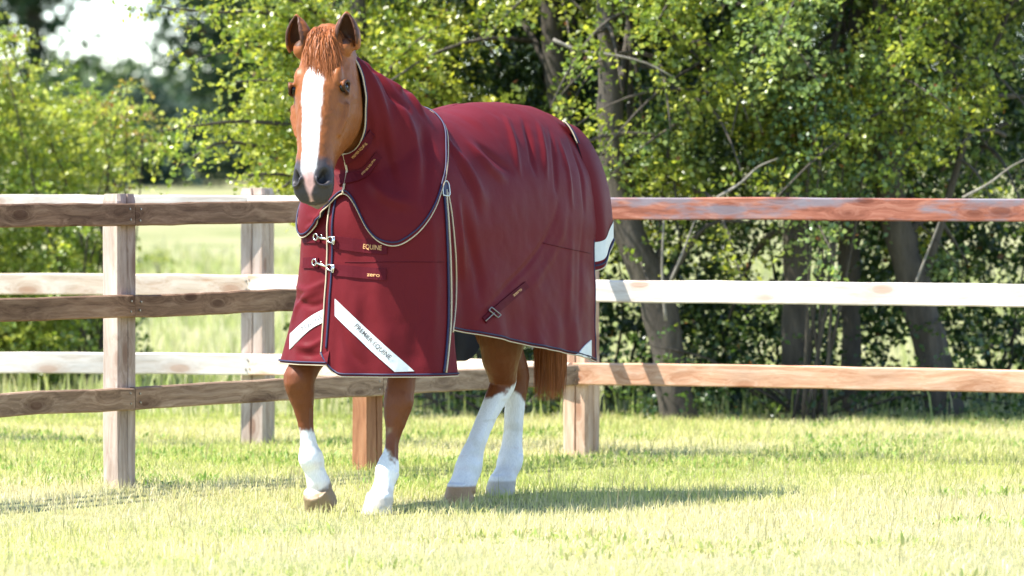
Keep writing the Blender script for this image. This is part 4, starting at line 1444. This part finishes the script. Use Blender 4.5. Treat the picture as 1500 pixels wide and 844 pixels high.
# hedge trees at the right: trunks placed along the hedge line, crowns drooping towards the paddock
def hedge_tree(label, foot, path, radii, seed, cx, wid, ncl, kind=0):
    off = Vector((foot[0], foot[1], float(gz(foot[0], foot[1]))))
    root = empty('hawthorn_tree', off, label, 'tree', 'trees of the hedge behind the fence')
    trunk_obj(path, [q * .78 for q in radii], M['bark'], root, off, seed)
    ncl = int(ncl * 2.3)
    r = np.random.default_rng(seed)
    cs, rs = [], []
    y0 = foot[1]
    hole = lambda p: fbm(p[None, :] * np.array([1, .6, 1.0]), 1.45, 55, 2)[0]
    ncl = int(ncl * .32)
    while len(cs) < ncl:
        z = 0.25 + 2.9 * r.random() ** .72
        p = np.array([cx + r.normal(0, wid * .55), y0 + r.uniform(-.05, .9), z])
        low = z < 1.15
        if low and r.random() < .45: continue
        if hole(p) < .0 and r.random() < .9: continue
        cs.append(p); rs.append(r.uniform(.12, .28) * (.75 if low else 1))
    br = []
    fs, fr = [], []
    # leafy boughs in drooping tiers towards the light
    for k in range(15):
        a = np.array([cx + r.normal(0, .22), y0 + r.uniform(-.25, .15), r.uniform(1.15, 2.75)])
        dr = np.array([r.uniform(-1.0, .75), -r.uniform(.3, 1.0), r.uniform(-.05, .4)])
        L = r.uniform(.55, 1.25)
        ts_ = np.linspace(0, 1, 9)
        pts = [a + dr * L * t + np.array([0, 0, -.55 * L * t * t]) for t in ts_]
        br.append((pts, list(np.linspace(.014, .003, 9))))
        for t, p in zip(ts_, pts):
            if t > .2:
                if hole(p) < .06 and r.random() < .88: continue
                for rep_ in range(2):
                    fs.append(p + r.normal(0, .05, 3) * np.array([1, 1, .45])); fr.append(r.uniform(.07, .13) * (1.25 - .5 * t))
    P, D, T, I = sprays(fs, fr, 60, .04, seed + 31, .42, lens=(.10, .26), gap=.016)
    size = .034 * np.random.default_rng(seed + 32).uniform(.6, 1.3, len(P))
    leaves_mesh('crown', P, D, size, leaf_cols(P, T, I, ((.17, .23, .038), (.15, .225, .075), (.18, .225, .036))[kind], ((.46, .46, .07), (.38, .43, .13), (.48, .455, .06))[kind], seed + 33, .45), M['leaf'], root, off, seed + 34, kind='stuff')  # bough leaves brighter and yellower than the inner crown, sunlight put into their colour
    P, D, T, I = sprays(cs, rs, 19, .03, seed, .30, gap=.017)
    size = .033 * np.random.default_rng(seed + 1).uniform(.6, 1.3, len(P))
    base, yg = ((DARKL, YOUNG), ((.070, .115, .034), (.20, .25, .07)), ((.060, .098, .022), (.25, .27, .042)))[kind]
    leaves_mesh('crown', P, D, size, leaf_cols(P, T, I, base, yg, seed + 2, .30), M['leaf'], root, off, seed + 3, kind='stuff')
    # the shading top of the crown, above the picture
    q, w = vol_clumps(seed + 9, 26, cx - wid, cx + wid, y0 - .15, y0 + 1.3, 2.75, 4.4, .3, .5)
    P, D, T, I = sprays(q, w, 9, .08, seed + 11, .3, (.2, .5), .05)
    size = .085 * np.random.default_rng(seed + 4).uniform(.6, 1.3, len(P))
    leaves_mesh('crown', P, D, size, leaf_cols(P, T, I, base, yg, seed + 12, .3), M['leaf'], root, off, seed + 13, kind='stuff')
    for k in range(7):
        t0 = path[min(len(path) - 1, 2 + k % (len(path) - 2))]
        a = np.array(t0); b = cs[r.integers(0, len(cs))]
        m = (a + b) / 2 + np.array([0, 0, .18])
        br.append((smooth_poly([a, m, b], 10), list(np.linspace(.026, .005, 10))))
    for p_, r_ in br:
        wood([(p_, r_)], M['bark'], root, off, 'branch', 6)
    return root

def tpath(pts, d):
    return [np.array(at_depth(a, b, d)) for a, b in pts]
T1 = tpath([(1002, 640), (985, 560), (962, 440), (925, 350), (900, 240), (890, 60), (885, -120)], 30.6)
hedge_tree('leaning old hawthorn right of the horse, its thick trunk bending left', (T1[0][0], 30.6), T1, [.13, .12, .115, .10, .08, .06, .04], 101, .85, .62, 100, 0)
T2 = tpath([(1168, 635), (1166, 500), (1164, 330), (1160, 150), (1150, -60)], 30.9)
hedge_tree('straight trunked hawthorn left of its thinner neighbour behind the white rail', (T2[0][0], 30.9), T2, [.10, .09, .085, .075, .05], 102, 1.5, .5, 90, 1)
T3 = tpath([(1246, 632), (1248, 500), (1244, 380), (1250, 200), (1256, -40)], 31.2)
hedge_tree('slim dark straight hawthorn trunk between the straight thicker trunk and the right leaning one', (T3[0][0], 31.2), T3, [.075, .07, .066, .06, .045], 103, 1.9, .5, 80, 2)
T4 = tpath([(1392, 640), (1376, 560), (1345, 440), (1318, 350), (1300, 240), (1290, 60), (1290, -100)], 30.8)
hedge_tree('leaning hawthorn nearest the right edge, its trunk bending left over the orange rail', (T4[0][0], 30.8), T4, [.13, .12, .11, .10, .08, .06, .045], 104, 2.35, .55, 100, 0)
T5 = tpath([(1540, 640), (1545, 400), (1550, 200), (1540, -60)], 31.3)
hedge_tree('hawthorn whose crown spreads in from beyond the right edge', (T5[0][0], 31.3), T5, [.10, .09, .08, .06], 105, 2.95, .45, 60, 1)
T6 = tpath([(846, 640), (842, 400), (838, 230), (815, 120), (800, -60)], 31.5)
hedge_tree('hawthorn straight behind the rump of the horse with a bare grey trunk', (T6[0][0], 31.5), T6, [.12, .105, .10, .08, .06], 106, .22, .5, 90, 0)
T7 = tpath([(640, 640), (650, 400), (640, 200), (610, -40)], 32.0)
hedge_tree('bright leafy hawthorn rising behind the neck and back of the horse', (T7[0][0], 32.0), T7, [.11, .10, .09, .06], 107, -.45, .5, 105, 2)

# boughs of the tree behind the head reaching left
def bough_tree():
    foot = px2(585, 640, 31.4)
    off = Vector((foot[0], foot[1], float(gz(foot[0], foot[1]))))
    root = empty('hawthorn_tree', off, 'hawthorn reaching long leafy boughs to the left behind the face of the horse', 'tree', 'trees of the hedge behind the fence')
    tp = [np.array(at_depth(a, b, 31.4)) for a, b in ((560, 640), (545, 480), (540, 300), (530, 100), (520, -80))]
    trunk_obj(tp, [.08, .07, .065, .05, .035], M['bark'], root, off, 77)
    bl = [[(540, 120), (470, 60), (400, 20), (310, 18), (228, 10)], [(540, 160), (470, 110), (400, 70), (340, 75), (290, 85)], [(540, 200), (470, 150), (410, 120), (345, 120)],
          [(540, 240), (450, 190), (360, 178), (290, 184), (236, 192)], [(540, 300), (460, 240), (380, 215), (320, 210), (262, 245)], [(545, 330), (470, 270), (400, 255), (330, 262)], [(530, 60), (450, 10), (380, -20), (300, -40)],
          [(540, 180), (560, 120), (600, 70), (640, 40)], [(540, 260), (500, 230), (450, 250), (400, 285)]]
    r = np.random.default_rng(5)
    cs, rs = [], []
    for q in bl:
        dd = np.linspace(31.4, 30.6, len(q)) + r.uniform(-.2, .2)
        pts = [np.array(at_depth(a, b, d)) for (a, b), d in zip(q, dd)]
        S = smooth_poly(pts, 16)
        wood([(S, list(np.linspace(.022, .004, 16)))], M['bark'], root, off, 'branch', 6)
        for i in range(3, 16):
            for rep in range(2 if i < 11 else 1):
                cs.append(S[i] + r.normal(0, .05, 3) * (1.5 - i / 16)); rs.append(r.uniform(.07, .15) * (1.35 - .7 * i / 16))
    for k in range(62):
        a, b = r.uniform(395, 640), r.uniform(-40, 290)
        if b > 120 and a < 440 and r.random() < .6: continue
        cs.append(np.array(at_depth(a, b, 31.4 + r.uniform(-.3, .8)))); rs.append(r.uniform(.14, .27))
    P, D, T, I = sprays(cs, rs, 30, .03, 6, .28, gap=.016)
    size = .034 * np.random.default_rng(8).uniform(.6, 1.3, len(P))
    leaves_mesh('crown', P, D, size, leaf_cols(P, T, I, (.20, .265, .042), (.47, .46, .07), 9, .5), M['leaf'], root, off, 10, kind='stuff')
bough_tree()

# bushes at the left beyond the pale fence
def left_bushes():
    def fill(seed, n, d0, d1, xr, yr, keep, rr):
        r = np.random.default_rng(seed)
        cs, rs = [], []
        while len(cs) < n:
            a, b = r.uniform(*xr), r.uniform(*yr)
            if not keep(a, b): continue
            cs.append(px2(a, b, r.uniform(d0, d1))); rs.append(r.uniform(*rr))
        return cs, rs
    top = lambda a: np.interp(a, [-150, 0, 40, 80, 130, 180, 215, 235], [20, 60, 120, 160, 165, 190, 190, 200])
    edge = lambda b: np.interp(b, [60, 190, 235, 300, 400, 480, 560], [40, 235, 190, 140, 125, 140, 175])
    cs, rs = fill(31, 230, 34.2, 35.6, (-160, 235), (40, 560), lambda a, b: b > top(a) and a < edge(b), (.13, .27))
    bush('hawthorn_bush', 'bright green hawthorn bush filling the left edge behind the fence', 'bush', cs, rs, 17, .043, 32, (.20, .27, .048), (.46, .46, .085), .5, group='bushes beyond the fence', foot=(-2.95, 35.0))
    tips = [px2(a, b, 34.3) for a, b in ((150, 150), (165, 140), (178, 125), (185, 112), (210, 192), (222, 188), (170, 195), (6, 80), (10, 62))]
    bush('hawthorn_bush', 'reddish tipped sprigs standing up from the left hawthorn bush', 'bush', tips, [.09, .08, .07, .05, .07, .05, .1, .12, .1], 20, .04, 35, (.20, .20, .045), (.42, .27, .09), .5, group='bushes beyond the fence', foot=(-2.55, 34.6))
    cs, rs = fill(41, 40, 35.0, 36.5, (-150, 180), (420, 572), lambda a, b: a < 150 + (b - 420) * .2, (.12, .22))
    bush('bramble_bush', 'low dark bramble under the hawthorn at the left edge', 'bush', cs, rs, 15, .05, 42, (.045, .085, .02), (.12, .17, .03), .25, group='bushes beyond the fence', foot=(-2.7, 35.4))
    cs, rs = fill(51, 30, 30.6, 31.6, (560, 850), (556, 612), lambda a, b: True, (.08, .15))
    bush('bramble_bush', 'low green bramble seen between the legs of the horse', 'bush', cs, rs, 15, .04, 52, MIDL, YOUNG, .4, group='bushes beyond the fence', foot=(-.15, 31.0))
    cs, rs = fill(61, 66, 30.3, 31.0, (880, 1560), (480, 622), lambda a, b: b > 545 or (a % 130) < 70, (.07, .15))
    bush('bramble_bush', 'dark bramble growth along the foot of the hedge trunks', 'bush', cs, rs, 14, .04, 62, (.04, .08, .02), (.10, .15, .03), .25, group='bushes beyond the fence', foot=(1.6, 30.8))
    cs, rs = fill(71, 44, 30.2, 30.7, (1140, 1285), (120, 300), lambda a, b: True, (.08, .15))
    bush('ivy_bush', 'grey green ivy hanging round the straight trunks above the red brown rail', 'bush', cs, rs, 15, .036, 72, (.075, .13, .05), (.15, .22, .08), .3, group='bushes beyond the fence', foot=(1.6, 30.5), droop=.7)
    c = [px2(a, b, 52) for a, b in ((205, 378), (215, 382), (224, 380))]
    bush('weed_clump', 'small yellow green weed clump standing in the meadow by the near post', 'plant', c, [.12, .12, .1], 16, .05, 82, (.12, .19, .03), (.3, .3, .05), .5, foot=(-3.3, 52))
left_bushes()

def hedge_back():
    holes = [(905, 400, 34, 46), (905, 530, 30, 34), (1012, 350, 18, 14), (1115, 370, 26, 30), (1060, 400, 16, 20), (1285, 510, 14, 44), (1210, 420, 14, 40), (1450, 400, 26, 30), (1330, 520, 16, 24), (1190, 490, 12, 26), (700, 350, 60, 40)]
    r = np.random.default_rng(404)
    for k, (x0, x1, lab) in enumerate(((560, 800, 'dense hedge bush, leaves coloured dark as shade, behind the body of the horse'), (800, 1030, 'dense hedge bush, leaves coloured dark as shade, behind the leaning trunk next to the horse'),
                                       (1030, 1290, 'dense hedge bush, leaves coloured dark as shade, behind the two straight trunks'), (1290, 1640, 'dense hedge bush, leaves coloured dark as shade, behind the leaning trunk near the right edge'))):
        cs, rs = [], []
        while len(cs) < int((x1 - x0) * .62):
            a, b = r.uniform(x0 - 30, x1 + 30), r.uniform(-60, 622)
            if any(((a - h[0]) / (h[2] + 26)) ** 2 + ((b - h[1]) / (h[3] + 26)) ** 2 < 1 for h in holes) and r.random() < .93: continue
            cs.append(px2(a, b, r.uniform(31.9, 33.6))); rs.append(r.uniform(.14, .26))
        bush('hedge_bush', lab, 'bush', cs, rs, 12, .05, 400 + k * 7, (.032, .062, .016), (.085, .125, .026), .15, group='hedge bushes with shade in their colour', foot=(((x0 + x1) / 2 - 750) / FPX * 32.7, 32.7))  # very dark leaf colour stands in for the shaded inside of the hedge
hedge_back()

# pale dead stems in the hedge
def dead_stem(label, pts, d, r0):
    P = [Vector(at_depth(a, b, d)) for a, b in pts]
    S = smooth_poly(P, 14)
    off = Vector(S[0])
    root = empty('dead_stem', off, label, 'branch', 'pale dead stems in the hedge')
    wood([([Vector(p) for p in S], list(np.linspace(r0 * .8, r0 * .3, 14)))], M['twig'], root, off, 'stem', 6)
dead_stem('pale dead stem slanting above the white rail just right of the horse', [(982, 412), (1000, 370), (1018, 322), (1030, 290)], 29.9, .010)
dead_stem('pale dead stem slanting above the white rail near the right edge', [(1340, 418), (1358, 372), (1376, 325), (1386, 290)], 29.9, .010)
dead_stem('bare pale branch slanting high above the back of the horse', [(810, 58), (850, 75), (895, 80), (945, 92), (985, 112)], 30.0, .013)
dead_stem('bare pale branch lifting off the red brown rail left of the straight trunks', [(1050, 290), (1085, 268), (1110, 245), (1140, 232)], 29.9, .011)
dead_stem('bare pale branch lifting off the red brown rail at the right edge', [(1410, 290), (1450, 268), (1480, 245), (1510, 230)], 29.9, .011)
dead_stem('upright grey dead stem crossing the white rail right of the horse', [(975, 470), (970, 400), (972, 330), (976, 290)], 30.0, .012)

# ------------------------------------------------------------------ far trees beyond the meadow
def far_tree(label, x, y, h, w, seed, zlow, n, cols, dens=1.0, leaf=.16):
    z0 = float(gz(x, y))
    off = Vector((x, y, z0))
    root = empty('field_tree', off, label, 'tree', 'trees beyond the meadow')
    r = np.random.default_rng(seed)
    tp = [np.array([x, y, z0 - .2]), np.array([x + r.uniform(-.2, .2), y, z0 + h * .3]), np.array([x + r.uniform(-.4, .4), y, z0 + h * .8])]
    trunk_obj(tp, [.22, .17, .06], M['bark'], root, off, seed)
    cs, rs = [], []
    for k in range(n):
        u = r.random() ** .8
        z = zlow + (h - zlow) * u
        rad = w * math.sqrt(max(.05, 1 - ((u - .38) / .66) ** 2))
        a = r.uniform(0, 2 * PI); q = math.sqrt(r.random())
        cs.append(np.array([x + rad * q * math.cos(a), y + rad * q * math.sin(a) * .7, z0 + z])); rs.append(r.uniform(.35, .75))
    P, D, T, I = sprays(cs, rs, 5 * dens, leaf, seed, .3, (.3, .7), .10)
    size = leaf * np.random.default_rng(seed + 1).uniform(.6, 1.3, len(P))
    leaves_mesh('crown', P, D, size, leaf_cols(P, T, I, cols[0], cols[1], seed + 2, .25), M['leaf_far'], root, off, seed + 3, kind='stuff')
DG = ((.030, .062, .028), (.07, .11, .035)); MG = ((.04, .078, .028), (.10, .14, .04)); BG = ((.035, .065, .045), (.075, .11, .06))
X = lambda px, d: (px - 750) / FPX * d
far_tree('dark field tree left of the sky gap, its crown thin against the sky', X(38, 120), 120, 9, 1.35, 201, 1.2, 95, MG, .75)
far_tree('low rounded field tree under the sky gap', X(130, 116), 116, 2.1, 1.7, 202, .2, 60, MG)
far_tree('large dark field tree right of the sky gap', X(345, 118), 118, 10, 1.5, 203, .2, 150, DG)
far_tree('blue green field tree behind the muzzle of the horse', X(420, 124), 124, 11, 1.7, 204, .2, 120, BG)
far_tree('dark field tree beyond the left edge', X(-110, 119), 119, 9.5, 1.7, 205, .2, 90, DG)
far_tree('dark field tree hidden mostly by the boughs behind the neck cover', X(560, 122), 122, 10, 1.9, 206, .2, 120, DG)
far_tree('field tree behind the rump seen only through gaps of the hedge', X(760, 120), 120, 10, 2.0, 207, .6, 110, MG)
far_tree('field tree seen through the hedge above the white rail', X(960, 122), 122, 10, 2.0, 208, .6, 110, DG)
far_tree('field tree seen through the hedge between the straight trunks', X(1180, 119), 119, 10, 2.0, 209, .6, 110, MG)
far_tree('field tree seen through the hedge near the right edge', X(1400, 121), 121, 10, 2.0, 210, .6, 110, DG)
far_tree('grey green low field tree at the foot of the large dark one', X(200, 112), 112, 1.6, 1.2, 211, .1, 40, BG)

# a far wood closing the meadow
def far_wood():
    r = np.random.default_rng(99)
    cs, rs = [], []
    for k in range(420):
        x = r.uniform(-60, 60)
        if -14.6 < x < -9: zt = 1.2
        else: zt = 7
        cs.append(np.array([x, r.uniform(165, 172), 1.0 + r.uniform(0, zt)])); rs.append(r.uniform(.9, 1.6))
    P, D, T, I = sprays(cs, rs, .55, .6, 98, .2, (.4, .9), .3)
    size = .6 * r.uniform(.6, 1.3, len(P))
    o = leaves_mesh('far_wood', P, D, size, leaf_cols(P, T, I, (.035, .06, .04), (.07, .10, .05), 97, .2), M['leaf_far'], None, None, 96, kind='stuff')
    tag(o, 'far off wood closing the meadow behind the field trees', 'wood')
far_wood()
